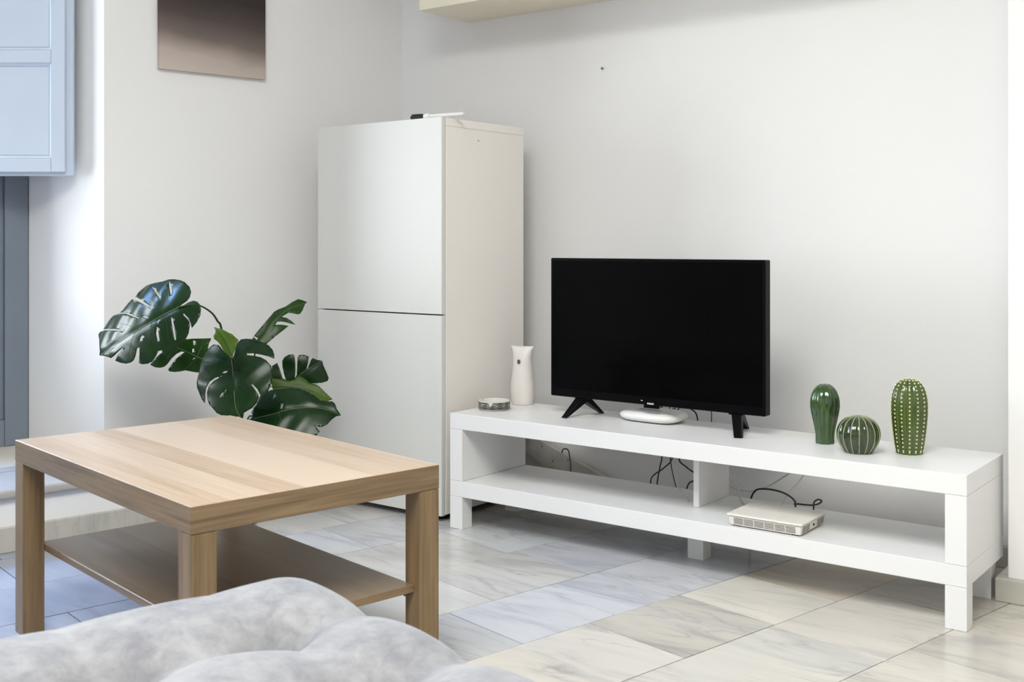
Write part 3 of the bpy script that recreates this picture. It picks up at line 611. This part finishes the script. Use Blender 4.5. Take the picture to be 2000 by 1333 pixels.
# ------------------------------------------------------------------ TV bench
bn = thing('tv_bench', 'long low white TV bench with an open shelf on square legs', 'tv bench', (-2.3095, 2.711, 0))
BL, BD = 1.5886, 0.340
obj('top_board', bx((0, 0, 0.3185), (BL, BD, 0.368), 0.0012), M['bench'], bn)
obj('lower_board', bx((0, 0, 0.103), (BL, BD, 0.153), 0.0012), M['bench'], bn)
obj('end_panel', bx((0, 0, 0.1535), (0.05, BD, 0.318), 0.0012), M['bench'], bn)
obj('end_panel', bx((BL - 0.05, 0, 0.1535), (BL, BD, 0.318), 0.0012), M['bench'], bn)
obj('divider', bx((0.795, 0.147, 0.1535), (0.813, BD, 0.318), 0.0008), M['bench'], bn)
for x0, y0 in ((0.0, 0.0), (BL - 0.05, 0.0), (0.0, BD - 0.05), (BL - 0.068, BD - 0.05), (0.772, 0.155)):
    obj('leg', bx((x0, y0, 0.0), (x0 + 0.05, y0 + 0.05, 0.1025), 0.0012), M['bench'], bn)

# ------------------------------------------------------------------ television
tv = thing('television', 'flat black television with splayed feet standing on the white bench', 'television', (-2.040, 2.889, 0.368))
TW, TZ, TH = 0.733, 0.0593, 0.4389
obj('bezel', bx((0, 0, TZ), (TW, 0.036, TZ + TH), 0.004, 3), M['black'], tv)
obj('screen', bx((0.009, -0.0006, TZ + 0.026), (TW - 0.009, 0.002, TZ + TH - 0.009)), M['screen'], tv)
obj('rear_housing', bx((0.08, 0.0365, TZ + 0.01), (TW - 0.08, 0.072, TZ + 0.30), 0.012, 3), M['black'], tv)
sensor = obj('sensor_tab', bx((0.342, -0.0008, TZ - 0.009), (0.392, 0.012, TZ + 0.0025), 0.0015), M['black'], tv)
obj('status_light', bx((0.333, -0.0012, TZ + 0.0115), (0.339, 0.0, TZ + 0.0135)), M['logo'], tv)
cu = bpy.data.curves.new('logo', 'FONT'); cu.body = 'PHILIPS'; cu.size = 0.0066; cu.align_x = 'CENTER'; cu.extrude = 0.0002; cu.offset = 0.00025; cu.space_character = 1.05
to = bpy.data.objects.new('logo_tmp', cu); C.objects.link(to)
dg = bpy.context.evaluated_depsgraph_get(); me = bpy.data.meshes.new_from_object(to.evaluated_get(dg)); bpy.data.objects.remove(to)
lg = bpy.data.objects.new('logo', me); me.materials.clear(); me.materials.append(M['logo']); C.objects.link(lg); lg.parent = tv
lg.rotation_euler = (R(90), 0, 0); lg.location = (0.366, -0.0012, TZ + 0.0028); lg['label'] = 'silver PHILIPS lettering'
def flatfoot(bm):
    for v in bm.verts:
        if v.co.z < 0.02: v.co.z = 0.0006
for ax, fx, rx in ((0.112, 0.082, 0.118), (0.640, 0.672, 0.620)):
    ft = obj('foot', bx((ax - 0.022, 0.004, TZ - 0.004), (ax + 0.022, 0.045, TZ + 0.004), 0.002), M['black'], tv)
    bm = NB(); bar(bm, (ax, 0.018, TZ), (fx, -0.042, 0.003), 0.030, 0.022, 0.022, 0.014); flatfoot(bm); obj('front_strut', bm, M['black'], ft)
    bm = NB(); bar(bm, (ax, 0.022, TZ), (rx, 0.115, 0.003), 0.026, 0.022, 0.018, 0.014); flatfoot(bm); obj('rear_strut', bm, M['black'], ft)

# ------------------------------------------------------------------ things on the bench
ZT = 0.3682
# air freshener dispenser
af = thing('air_freshener', 'white air freshener dispenser with flared top and dark nozzle', 'air freshener', (-2.238, 3.004, ZT), R(12))
prof = [(0.0, 0.0330, 0.0300), (0.003, 0.0345, 0.0320), (0.02, 0.0385, 0.0350), (0.045, 0.0405, 0.0365), (0.07, 0.0395, 0.0355), (0.10, 0.0355, 0.0325), (0.125, 0.0325, 0.030), (0.145, 0.0315, 0.0275), (0.165, 0.0325, 0.0225), (0.185, 0.0375, 0.0155), (0.1955, 0.0425, 0.0095), (0.1975, 0.0415, 0.0075)]
bm = NB(); n_ = 40; rings = []
for z, rx_, ry_ in prof:
    ring = []
    for k_ in range(n_):
        t = 2 * math.pi * k_ / n_; c_, s_ = math.cos(t), math.sin(t)
        dip = -0.004 * (1 - abs(c_)) if z > 0.19 else 0
        ring.append((rx_ * (abs(c_) ** 0.9) * (1 if c_ > 0 else -1), ry_ * (abs(s_) ** 0.9) * (1 if s_ > 0 else -1), z + dip))
    rings.append(ring)
loft(bm, rings); obj('body', bm, M['dispenser'], af, True)
bm = lathe(NB(), [(0.0085, 0.0), (0.0085, 0.0035), (0.0062, 0.0038), (0.0060, 0.0012), (0.0, 0.0010)], 20)
nz = obj('nozzle_ring', bm, M['dispenser'], af, True, loc=(0.0, -0.0262, 0.146)); nz.rotation_euler = (R(90), 0, 0); nz.scale = (1.0, 1.35, 1)
nz2 = obj('nozzle', lathe(NB(), [(0.0060, 0.0), (0.0060, 0.0030), (0.003, 0.0032)], 18), M['vent'], nz, True)

# ashtray
at = thing('ashtray', 'small round ashtray with a black and white patterned band', 'ashtray', (-2.246, 2.860, ZT))
N_ = 120; notch = [R(55), R(175), R(295)]
def rimh(t):
    h = 0.030
    for a_ in notch:
        d_ = abs((t - a_ + math.pi) % (2 * math.pi) - math.pi)
        if d_ < 0.13: h = min(h, 0.030 - 0.011 * math.sqrt(max(0, 1 - (d_ / 0.13) ** 2)))
    return h
def ring_at(r, zf): return [(r * math.cos(2*math.pi*k_/N_), r * math.sin(2*math.pi*k_/N_), zf(2*math.pi*k_/N_)) for k_ in range(N_)]
bm = NB()
loft(bm, [ring_at(0.044, lambda t: 0.0), ring_at(0.0505, lambda t: 0.003), ring_at(0.0515, rimh), ring_at(0.0475, rimh), ring_at(0.0455, lambda t: 0.008), ring_at(0.001, lambda t: 0.006)])
obj('bowl', bm, M['ashglass'], at, 30)
bm = NB(); uvl = bm.loops.layers.uv.new('UVMap')
lo_ = [bm.verts.new(p) for p in ring_at(0.0517, lambda t: 0.005)]; hi_ = [bm.verts.new(p) for p in ring_at(0.0519, lambda t: rimh(t) - 0.0035)]
for k_ in range(N_):
    j_ = (k_ + 1) % N_
    f_ = bm.faces.new((lo_[k_], lo_[j_], hi_[j_], hi_[k_]))
    for lp, (u_, v_) in zip(f_.loops, ((k_, 0), (k_ + 1, 0), (k_ + 1, hi_[j_].co.z / 0.0265), (k_, hi_[k_].co.z / 0.0265))): lp[uvl].uv = (u_ / N_, v_)
o = obj('patterned_band', bm, M['ashpattern'], at, True, label='black and white patterned band')
bm = NB()
bm.from_mesh(o.data); bmesh.ops.solidify(bm, geom=bm.faces[:], thickness=-0.0006); bm.to_mesh(o.data); bm.free()

# round-cornered wifi router in front of the television
rt_ = thing('wifi_router', 'flat white rounded wifi router lying under the television', 'router', (-1.708, 2.968, ZT), R(-2))
def sq_ring(a, b, z, n=48, p=3.6):
    out = []
    for k_ in range(n):
        t = 2 * math.pi * k_ / n; c_, s_ = math.cos(t), math.sin(t)
        out.append((a * (abs(c_) ** (2/p)) * (1 if c_ >= 0 else -1), b * (abs(s_) ** (2/p)) * (1 if s_ >= 0 else -1), z))
    return out
bm = NB(); loft(bm, [sq_ring(0.075, 0.048, 0.002), sq_ring(0.088, 0.058, 0.0045), sq_ring(0.099, 0.0665, 0.011), sq_ring(0.1025, 0.069, 0.018), sq_ring(0.099, 0.0665, 0.025), sq_ring(0.090, 0.059, 0.0305), sq_ring(0.076, 0.047, 0.0335), sq_ring(0.05, 0.03, 0.0345)])
rb = obj('shell', bm, M['whiteplastic'], rt_, True)
bm = NB(); loft(bm, [sq_ring(0.040, 0.0085, 0.0338, 24, 2.5), sq_ring(0.040, 0.0085, 0.0356, 24, 2.5)])
obj('indicator_slot', bm, M['greyplastic'], rt_, loc=(-0.006, -0.012, 0))
for x_ in (-0.05, 0.05):
    for y_ in (-0.03, 0.03): obj('rubber_foot', lathe(NB(), [(0.006, 0), (0.006, 0.003)], 12), M['blackmatte'], rt_, loc=(x_, y_, 0))

# modem box on the lower shelf
md = thing('modem_box', 'white rectangular modem box with vent slots on the lower shelf', 'modem', (-1.339, 2.7225, 0.1532), R(0.8))
MW, MD, MH = 0.206, 0.168, 0.034
bm = NB()
lo4 = [(0.004, 0.004), (MW - 0.004, 0.004), (MW - 0.004, MD - 0.004), (0.004, MD - 0.004)]; hi4 = [(0, 0), (MW, 0), (MW, MD), (0, MD)]
loft(bm, [[(x, y, 0.003) for x, y in lo4], [(x, y, MH - 0.006) for x, y in hi4]])
bmesh.ops.bevel(bm, geom=bm.edges[:], offset=0.002, segments=2, affect='EDGES')
obj('case', bm, M['creamplastic'], md, 40)
obj('lid', bx((-0.003, -0.003, MH - 0.0058), (MW + 0.003, MD + 0.003, MH), 0.002), M['creamplastic'], md)
bm = NB()
for r_ in range(5):
    z_ = 0.0075 + r_ * 0.0036
    for c_ in range(6):
        x_ = 0.016 + c_ * 0.0292
        y_ = 0.004 - (z_ - 0.003) / 0.025 * 0.004
        box(bm, (x_, y_ - 0.0006, z_), (x_ + 0.027, y_ + 0.002, z_ + 0.0016))
o = obj('front_vents', bm, M['vent'], md); o['kind'] = 'stuff'
bm = NB()
for r_ in range(5):
    z_ = 0.0075 + r_ * 0.0036
    for y_ in (0.012, 0.038, 0.114, 0.138):
        x_ = MW - 0.004 + (z_ - 0.003) / 0.025 * 0.004
        box(bm, (x_ - 0.002, y_, z_), (x_ + 0.0006, y_ + 0.022, z_ + 0.0016))
o = obj('side_vents', bm, M['vent'], md); o['kind'] = 'stuff'
bt = obj('button', lathe(NB(), [(0.0032, 0), (0.0032, 0.0015), (0.0022, 0.002)], 14), M['black'], md, loc=(MW - 0.0015, 0.088, 0.016)); bt.rotation_euler = (0, R(90), 0)
obj('foot', bx((0.01, 0.01, 0), (0.03, 0.03, 0.0032)), M['blackmatte'], md); obj('foot', bx((MW - 0.03, 0.01, 0), (MW - 0.01, 0.03, 0.0032)), M['blackmatte'], md)
obj('foot', bx((0.01, MD - 0.03, 0), (0.03, MD - 0.01, 0.0032)), M['blackmatte'], md); obj('foot', bx((MW - 0.03, MD - 0.03, 0), (MW - 0.01, MD - 0.01, 0.0032)), M['blackmatte'], md)

# three ceramic cacti
def smooth_prof(prof, n=5):
    return [(p.x, p.y) for p in catmull([(r, z, 0) for r, z in prof], n)]
c1 = thing('ceramic_cactus', 'club-shaped glossy green ceramic cactus, smooth and narrow at the base', 'cactus ornament', (-1.146, 2.918, ZT), 0, 'ceramic cacti on the TV bench')
pf = smooth_prof([(0.0255, 0.0), (0.0255, 0.010), (0.0260, 0.025), (0.0305, 0.050), (0.0375, 0.080), (0.0410, 0.105), (0.0385, 0.128), (0.0290, 0.147), (0.0150, 0.158), (0.0, 0.162)])
obj('body', lathe(NB(), pf, 96, rfun=lambda t, z: 1.0 - 0.085 * (1 - abs(math.cos(4 * t))) ** 0.8), M['cactus_green'], c1, True)
for k_ in range(8):
    t = k_ * math.pi / 4
    bm = NB(); tube(bm, [(r * 1.0 * math.cos(t), r * 1.0 * math.sin(t), z) for r, z in pf[2:-2:2]], 0.0009, 6)
    obj('rib', bm, M['cactus_green'], c1, True)
c2 = thing('ceramic_cactus', 'squat round dark green ceramic cactus with pale rib lines', 'cactus ornament', (-1.026, 2.842, ZT), 0, 'ceramic cacti on the TV bench')
pf = smooth_prof([(0.034, 0.0), (0.0425, 0.012), (0.0510, 0.028), (0.0550, 0.046), (0.0525, 0.064), (0.0430, 0.080), (0.0280, 0.0905), (0.012, 0.0948), (0.0, 0.0945)])
obj('body', lathe(NB(), pf, 144, rfun=lambda t, z: 1.0 - 0.045 * (1 - abs(math.cos(8 * t)))), M['cactus_dark'], c2, True)
for k_ in range(16):
    t = k_ * math.pi / 8
    bm = NB(); tube(bm, [(r * math.cos(t), r * math.sin(t), z) for r, z in pf[1:-3:2]], 0.0010, 6)
    obj('rib', bm, M['rib_line'], c2, True)
c3 = thing('ceramic_cactus', 'tall barrel-shaped green ceramic cactus covered in rows of cream dots', 'cactus ornament', (-0.917, 2.912, ZT), 0.1, 'ceramic cacti on the TV bench')
pf = smooth_prof([(0.0335, 0.0), (0.0350, 0.010), (0.0395, 0.040), (0.0440, 0.080), (0.0460, 0.115), (0.0435, 0.150), (0.0340, 0.176), (0.0180, 0.190), (0.0, 0.1935)])
obj('body', lathe(NB(), pf, 140, rfun=lambda t, z: 1.0 - 0.07 * (1 - abs(math.cos(7 * t)))), M['cactus_lime'], c3, True)
bm = NB(); acc = 0.0; last = None
fine = catmull([(r, z, 0) for r, z in pf], 6)
spots = []
for p in fine:
    if last is not None: acc += (p - last).length
    if last is None or acc > 0.0098:
        spots.append((p.x, p.y)); acc = 0.0
    last = p
for k_ in range(14):
    t = k_ * math.pi / 7
    for i_, (r, z) in enumerate(spots):
        if r < 0.010 and k_ % 2: continue
        if z < 0.004: z = 0.006
        d_ = 0.0026
        bmesh.ops.create_icosphere(bm, subdivisions=1, radius=d_, matrix=Matrix.Translation((r * math.cos(t), r * math.sin(t), z)))
o = obj('dots', bm, M['dots'], c3, True, label='rows of raised cream dots'); o['kind'] = 'stuff'

# ------------------------------------------------------------------ behind the bench: leaning plank and cables
pl = thing('leaning_plank', 'old off-white plank with screws leaning on the wall behind the bench', 'plank', (-2.47, 3.29, 0.0))
ang_ = math.atan2(0.0985 - 0.185, 2.352 - 2.104)   # slopes down to the right
bm = NB(); ca, sa = math.cos(ang_), math.sin(ang_)
def plk(u, v): return (0.118 + u * ca - v * sa, 0.185 + u * sa + v * ca)
pts = [plk(-0.14, -0.018), plk(0.42, 0.0), plk(0.42, -0.085), plk(-0.06, -0.085), plk(-0.14, -0.05)]
pts = [plk(-0.135, 0.0), plk(0.45, 0.0), plk(0.45, -0.082), plk(-0.02, -0.075), plk(-0.135, -0.045)]
vs0 = [bm.verts.new((x, -0.006, z)) for x, z in pts]; vs1 = [bm.verts.new((x, 0.012, z)) for x, z in pts]
bm.faces.new(vs0); bm.faces.new(vs1[::-1])
for i_ in range(len(pts)): bm.faces.new((vs0[i_], vs0[(i_+1) % len(pts)], vs1[(i_+1) % len(pts)], vs1[i_]))
obj('board', bm, M['plank'], pl)
for u_, v_ in ((-0.10, -0.02), (0.0, -0.015), (0.06, -0.045), (0.12, -0.012), (0.27, -0.012)):
    x_, z_ = plk(u_, v_)
    s_ = obj('screw', lathe(NB(), [(0.003, 0), (0.003, 0.001), (0.0015, 0.0015)], 10), M['steel'], pl, loc=(x_, -0.006, z_)); s_.rotation_euler = (R(90), 0, 0)

def cable(label, pts, r, m, group='cables behind the TV bench'):
    bm = NB(); tube(bm, catmull(pts, 6), r, 8)
    return tag(obj('cable', bm, M[m], None, True), label, 'cable', group)
cable('black cable hooked over the leaning plank behind the bench', [(-2.264, 3.276, 0.160), (-2.250, 3.266, 0.176), (-2.225, 3.258, 0.177), (-2.191, 3.22, 0.156), (-2.140, 3.15, 0.135), (-2.131, 3.13, 0.09), (-2.128, 3.15, 0.006)], 0.0022, 'cable_black')
cable('straight black cable hanging behind the bench, left of the crossing pair', [(-1.80, 2.966, 0.48), (-1.79, 3.07, 0.42), (-1.783, 3.15, 0.34), (-1.783, 3.15, 0.225), (-1.789, 3.15, 0.193), (-1.789, 3.13, 0.14), (-1.795, 3.13, 0.06), (-1.80, 3.15, 0.005)], 0.0022, 'cable_black')
cable('curved black cable crossing over the straight one behind the bench', [(-1.756, 2.966, 0.44), (-1.756, 3.10, 0.391), (-1.752, 3.12, 0.30), (-1.745, 3.15, 0.224), (-1.791, 3.175, 0.179), (-1.827, 3.175, 0.152), (-1.825, 3.15, 0.134), (-1.821, 3.14, 0.06), (-1.83, 3.16, 0.005)], 0.0022, 'cable_black')
cable('black cable bending behind the shelf divider', [(-1.675, 2.966, 0.43), (-1.663, 3.10, 0.397), (-1.640, 3.12, 0.368), (-1.650, 3.12, 0.30), (-1.703, 3.12, 0.231), (-1.688, 3.14, 0.200), (-1.665, 3.16, 0.176), (-1.670, 3.16, 0.158), (-1.680, 3.13, 0.142), (-1.689, 3.12, 0.05), (-1.69, 3.14, 0.005)], 0.0024, 'cable_black')
cable('thin black cable dropping straight down right of the router', [(-1.60, 2.966, 0.45), (-1.605, 3.10, 0.42), (-1.607, 3.15, 0.387), (-1.607, 3.15, 0.30), (-1.62, 3.19, 0.15), (-1.63, 3.2, 0.005)], 0.0016, 'cable_black')
cable('tangled short black cable behind the wifi router', [(-1.70, 3.045, 0.383), (-1.715, 3.08, 0.392), (-1.738, 3.115, 0.378), (-1.736, 3.12, 0.392), (-1.737, 3.12, 0.377), (-1.720, 3.12, 0.388), (-1.714, 3.12, 0.376), (-1.703, 3.12, 0.392), (-1.706, 3.10, 0.375), (-1.715, 3.08, 0.33), (-1.72, 3.10, 0.2), (-1.72, 3.2, 0.005)], 0.0016, 'cable_black')
cable('white cable curving onto the lower shelf left of the divider', [(-1.70, 3.09, 0.30), (-1.70, 3.10, 0.222), (-1.695, 3.08, 0.196), (-1.659, 3.02, 0.186), (-1.629, 2.98, 0.172), (-1.585, 2.93, 0.158), (-1.556, 2.90, 0.1555)], 0.0022, 'cable_white')
cable('white cable dropping beside the divider towards the modem box', [(-1.60, 3.15, 0.30), (-1.566, 3.15, 0.215), (-1.52, 3.15, 0.160), (-1.490, 3.10, 0.164), (-1.445, 3.02, 0.158), (-1.395, 2.95, 0.156), (-1.34, 2.90, 0.157)], 0.0018, 'cable_white')
cable('white cable hanging in a wide arc against the wall behind the bench', [(-1.66, 3.2, 0.20), (-1.591, 3.2, 0.157), (-1.541, 3.2, 0.140), (-1.487, 3.2, 0.143), (-1.435, 3.2, 0.165), (-1.393, 3.2, 0.194), (-1.362, 3.2, 0.222), (-1.33, 3.18, 0.30)], 0.0024, 'cable_white')
cable('dark cable arching up behind the modem box', [(-1.48, 3.16, 0.02), (-1.472, 3.14, 0.10), (-1.465, 3.14, 0.137), (-1.445, 3.12, 0.160), (-1.420, 3.10, 0.174), (-1.358, 3.05, 0.189), (-1.296, 3.0, 0.195), (-1.240, 2.935, 0.194), (-1.222, 2.897, 0.182), (-1.218, 2.888, 0.172)], 0.0028, 'cable_black')
cable('straight white cable slanting down into the back of the modem box', [(-1.29, 3.18, 0.30), (-1.299, 3.14, 0.225), (-1.303, 3.05, 0.192), (-1.275, 2.93, 0.181), (-1.27, 2.893, 0.174)], 0.0022, 'cable_white')
cable('short black cable with a small loop beside the modem box', [(-1.25, 2.955, 0.180), (-1.237, 2.95, 0.183), (-1.214, 2.95, 0.184), (-1.187, 2.94, 0.189), (-1.167, 2.93, 0.198), (-1.158, 2.925, 0.207), (-1.166, 2.92, 0.211), (-1.174, 2.912, 0.204), (-1.172, 2.903, 0.190), (-1.170, 2.893, 0.176)], 0.0022, 'cable_black')

# ------------------------------------------------------------------ coffee table
tb = thing('coffee_table', 'oak-effect coffee table with thick legs and a lower shelf', 'coffee table', (-1.6212, 1.2035, 0), R(79.58))
def edged(bm, name, top, mx, my, parent):
    o = obj(name, bm, M[top], parent); me = o.data
    me.materials.append(M[mx]); me.materials.append(M[my])
    for p in me.polygons:
        n = p.normal
        if abs(n.z) < 0.6: p.material_index = 1 if abs(n.x) > abs(n.y) else 2
    return o
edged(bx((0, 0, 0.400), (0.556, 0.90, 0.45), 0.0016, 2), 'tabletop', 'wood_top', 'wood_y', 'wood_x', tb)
for x0 in (0.0005, 0.5055):
    for y0 in (0.0005, 0.8495):
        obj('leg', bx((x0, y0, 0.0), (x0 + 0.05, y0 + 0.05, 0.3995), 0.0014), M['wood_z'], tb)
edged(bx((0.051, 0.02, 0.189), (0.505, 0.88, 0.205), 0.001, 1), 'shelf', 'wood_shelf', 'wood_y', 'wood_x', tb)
for y0 in (0.025, 0.875):
    s_ = obj('shelf_pin', lathe(NB(), [(0.004, 0), (0.004, 0.012)], 10), M['steel'], tb, loc=(0.503, y0 + (0.01 if y0 < 0.5 else -0.01), 0.184)); s_.rotation_euler = (0, R(-90), 0)

# ------------------------------------------------------------------ tufted daybed in the foreground
DX0, DX1, DY0, DY1 = -1.512, -0.42, -1.05, 0.878
db = thing('daybed', 'light grey velvet button-tufted daybed in the foreground', 'daybed', (*F2(DX0, DY1), 0.0), TILT)
def dz(x, y):
    u = (y - 0.70) / 0.209; v = (x + 1.286) / 0.222
    if v < -0.999: v = -0.999
    fu = abs(u - round(u)); fv = abs(v - round(v))      # 0 at a seam, .5 in the middle of a pillow
    if u > 0: fu = u if u < 0.5 else 0.5                 # border pillows run on to the edge
    if v < 0: fv = min(-v, 0.5)
    pu = (1 - 2 * fu) ** 2.6; pv = (1 - 2 * fv) ** 2.2
    near = abs(math.cos(math.pi * min(u, 0.5))) ** 1.6   # 1 beside a button, 0 halfway between two
    rimf = 1.0 if u < 0.1 else max(0.66, 1 - (u - 0.1) * 0.8)   # seams run out towards the end
    fade = 1.0 if v > -0.35 else max(0.25, 1 - (-0.35 - v) * 1.6)
    h = 0.425 - 0.050 * pv * (0.62 + 0.38 * near) * rimf - 0.016 * pu * fade - 0.052 * math.exp(-((fu * 0.209) ** 2 + (fv * 0.222) ** 2) / (2 * 0.024 ** 2))
    Rr = 0.085
    for t in (x - DX0, DX1 - x, DY1 - y, y - DY0):
        if t < Rr: h -= Rr * 0.72 * (1 - math.sqrt(max(0.0, 1 - (1 - t / Rr) ** 2)))
    return h
bm = NB(); st = 0.0105
nx = int((DX1 - DX0) / st); ny = int((DY1 - DY0) / st)
# denser close to the rim so that the rounded edge stays smooth
def coords(a, b, n): 
    out = []
    for i_ in range(n + 1):
        t = i_ / n; out.append(a + (b - a) * t)
    extra = [0.0008, 0.002, 0.004, 0.007]
    return sorted(out + [a + e_ for e_ in extra] + [b - e_ for e_ in extra])
X_ = coords(DX0, DX1, nx); Y_ = coords(DY0, DY1, ny)
g_ = [[bm.verts.new((x - DX0, y - DY1, dz(x, y))) for y in Y_] for x in X_]
for i_ in range(len(X_) - 1):
    for j_ in range(len(Y_) - 1): bm.faces.new((g_[i_][j_], g_[i_+1][j_], g_[i_+1][j_+1], g_[i_][j_+1]))
rim = [g_[i_][0] for i_ in range(len(X_))] + [g_[-1][j_] for j_ in range(1, len(Y_))] + [g_[i_][-1] for i_ in range(len(X_) - 2, -1, -1)] + [g_[0][j_] for j_ in range(len(Y_) - 2, 0, -1)]
low = [bm.verts.new((v.co.x, v.co.y, 0.235)) for v in rim]
for i_ in range(len(rim)): bm.faces.new((rim[i_], rim[(i_+1) % len(rim)], low[(i_+1) % len(rim)], low[i_]))
bm.faces.new(low)
obj('cushion', bm, M['velvet'], db, True)
obj('base_frame', bx((0.02, -(DY1 - DY0) + 0.02, 0.13), (DX1 - DX0 - 0.02, -0.02, 0.234), 0.008), M['velvet'], db)
for x_ in (0.08, DX1 - DX0 - 0.08):
    for y_ in (-0.1, -(DY1 - DY0) + 0.1):
        obj('leg', lathe(NB(), [(0.016, 0), (0.026, 0.13)], 16), M['wood_leg'], db, 40, loc=(x_, y_, 0))

# ------------------------------------------------------------------ monstera plant
POT = Vector((-2.905, 2.325, 0))
mo = thing('monstera_plant', 'potted monstera plant with big split leaves behind the coffee table', 'plant', POT)
bm = lathe(NB(), [(0.070, 0.0), (0.074, 0.004), (0.090, 0.150), (0.093, 0.165), (0.093, 0.175), (0.086, 0.176), (0.083, 0.150), (0.001, 0.148)], 40)
pt_ = obj('pot', bm, M['blackmatte'], mo, 40)
obj('soil', lathe(NB(), [(0.0825, 0.1485), (0.0825, 0.157), (0.03, 0.162)], 32), M['soil'], pt_)
def inside(p, poly):
    x, y = p; c = False; n = len(poly)
    for i in range(n):
        x0, y0 = poly[i]; x1, y1 = poly[(i + 1) % n]
        if (y0 > y) != (y1 > y) and x < (x1 - x0) * (y - y0) / (y1 - y0) + x0: c = not c
    return c
def soft(poly):
    # round the traced corners a little
    out = []
    n = len(poly)
    for i in range(n):
        a = Vector(poly[i - 1]); b = Vector(poly[i]); c = Vector(poly[(i + 1) % n])
        d0 = (a - b).normalized(); d1 = (c - b).normalized()
        if d0.dot(d1) > 0.2: out.append(tuple(b)); continue
        out.append(tuple(b * 0.72 + a * 0.20 + c * 0.08)); out.append(tuple(b * 0.90 + (a + c) * 0.05)); out.append(tuple(b * 0.72 + a * 0.08 + c * 0.20))
    return out
for L_ in LEAVES:
    B_ = Vector(L_['B']); u_ = Vector(L_['u']).normalized(); n_v = Vector(L_['n']).normalized(); v_ = n_v.cross(u_).normalized(); n_v = u_.cross(v_)
    cm = 0.01
    out = soft([(a * cm, b * cm) for a, b in L_['out']]); holes = [soft([(a * cm, b * cm) for a, b in h]) for h in L_['holes']]
    mid = [(a * cm, b * cm) for a, b in L_['mid']]
    Lu = L_['L']; kv, ku = L_['kv'], L_['ku']
    def midy(x):
        for (x0, y0), (x1, y1) in zip(mid, mid[1:]):
            if (x0 <= x <= x1) or (x1 <= x <= x0):
                return y0 + (y1 - y0) * (x - x0) / (x1 - x0 + 1e-9)
        return mid[0][1] if x < mid[0][0] else mid[-1][1]
    def wf(x, y):
        base = -kv * y * y - ku * (x - .35 * Lu) ** 2 + ku * (.35 * Lu) ** 2
        dm = abs(y - midy(x))
        groove = -0.0035 * math.exp(-(dm / 0.010) ** 2)
        wave = 0.0016 * math.sin((x + dm * 0.6) / 0.013) * min(1.0, dm / 0.03)
        return base + groove + wave
    xs = [p[0] for p in out]; ys = [p[1] for p in out]
    pts2 = list(out); edges2 = [(i, (i + 1) % len(out)) for i in range(len(out))]
    for h in holes:
        b0 = len(pts2); pts2 += h; edges2 += [(b0 + i, b0 + (i + 1) % len(h)) for i in range(len(h))]
    gs = 0.0075
    x = min(xs)
    while x < max(xs):
        y = min(ys)
        while y < max(ys):
            if inside((x, y), out) and not any(inside((x, y), h) for h in holes): pts2.append((x, y))
            y += gs
        x += gs
    vs, es, fs, *_ = delaunay_2d_cdt([Vector(p) for p in pts2], edges2, [], 0, 1e-5)
    bm = NB()
    bv = [bm.verts.new((p.x, p.y, wf(p.x, p.y))) for p in vs]
    for f in fs:
        c = sum((vs[i] for i in f), Vector((0, 0))) / len(f)
        if inside(c, out) and not any(inside(c, h) for h in holes):
            try: bm.faces.new([bv[i] for i in f])
            except ValueError: pass
    bmesh.ops.delete(bm, geom=[v for v in bm.verts if not v.link_faces], context='VERTS')
    bmesh.ops.recalc_face_normals(bm, faces=bm.faces)
    bmesh.ops.solidify(bm, geom=bm.faces[:], thickness=0.0007)
    lf = obj('leaf', bm, M['leaf_' + L_['kind']], mo, True)
    rot = Matrix((u_, v_, n_v)).transposed()
    lf.matrix_local = Matrix.Translation(B_ - POT) @ rot.to_4x4()
    vm = M['vein'] if L_['kind'] != 'light' else M['leaf_mid']
    bm = NB(); tube(bm, catmull([(a, b, wf(a, b) + 0.0006) for a, b in mid], 6), 0.0014, 6, 0.0005)
    obj('midrib', bm, vm, lf, True)
    if L_['kind'] == 'dark': vm = M['vein_dark']
    for ve in L_['veins']:
        ps = catmull([(a * cm, b * cm, 0) for a, b in ve], 5)
        bm = NB(); tube(bm, [(p.x, p.y, wf(p.x, p.y) + 0.0002) for p in ps], 0.0007, 5, 0.0003)
        obj('vein', bm, vm, lf, True)
PET = [[(-2.815, 2.042, 0.720), (-2.770, 2.075, 0.728), (-2.778, 2.134, 0.704), (-2.793, 2.173, 0.672), (-2.807, 2.200, 0.640), (-2.86, 2.28, 0.45), (-2.90, 2.32, 0.155)],
       [(-2.968, 2.252, 0.536), (-2.93, 2.30, 0.45), (-2.91, 2.33, 0.155)],
       [(-2.685, 2.137, 0.566), (-2.74, 2.20, 0.50), (-2.84, 2.28, 0.33), (-2.885, 2.315, 0.155)],
       [(-2.582, 2.058, 0.583), (-2.66, 2.15, 0.52), (-2.80, 2.27, 0.35), (-2.88, 2.33, 0.155)],
       [(-2.799, 2.331, 0.586), (-2.83, 2.33, 0.48), (-2.88, 2.33, 0.30), (-2.90, 2.34, 0.155)],
       [(-2.760, 2.436, 0.436), (-2.80, 2.40, 0.40), (-2.87, 2.36, 0.28), (-2.89, 2.345, 0.155)],
       [(-2.727, 2.323, 0.460), (-2.78, 2.33, 0.42), (-2.86, 2.34, 0.28), (-2.88, 2.34, 0.155)],
       [(-2.677, 2.217, 0.378), (-2.74, 2.25, 0.37), (-2.84, 2.30, 0.28), (-2.88, 2.32, 0.155)]]
for pp in PET:
    bm = NB(); tube(bm, catmull([Vector(p) - POT for p in pp], 6), 0.0024, 8, 0.0040)
    obj('stem', bm, M['stem'], mo, True)
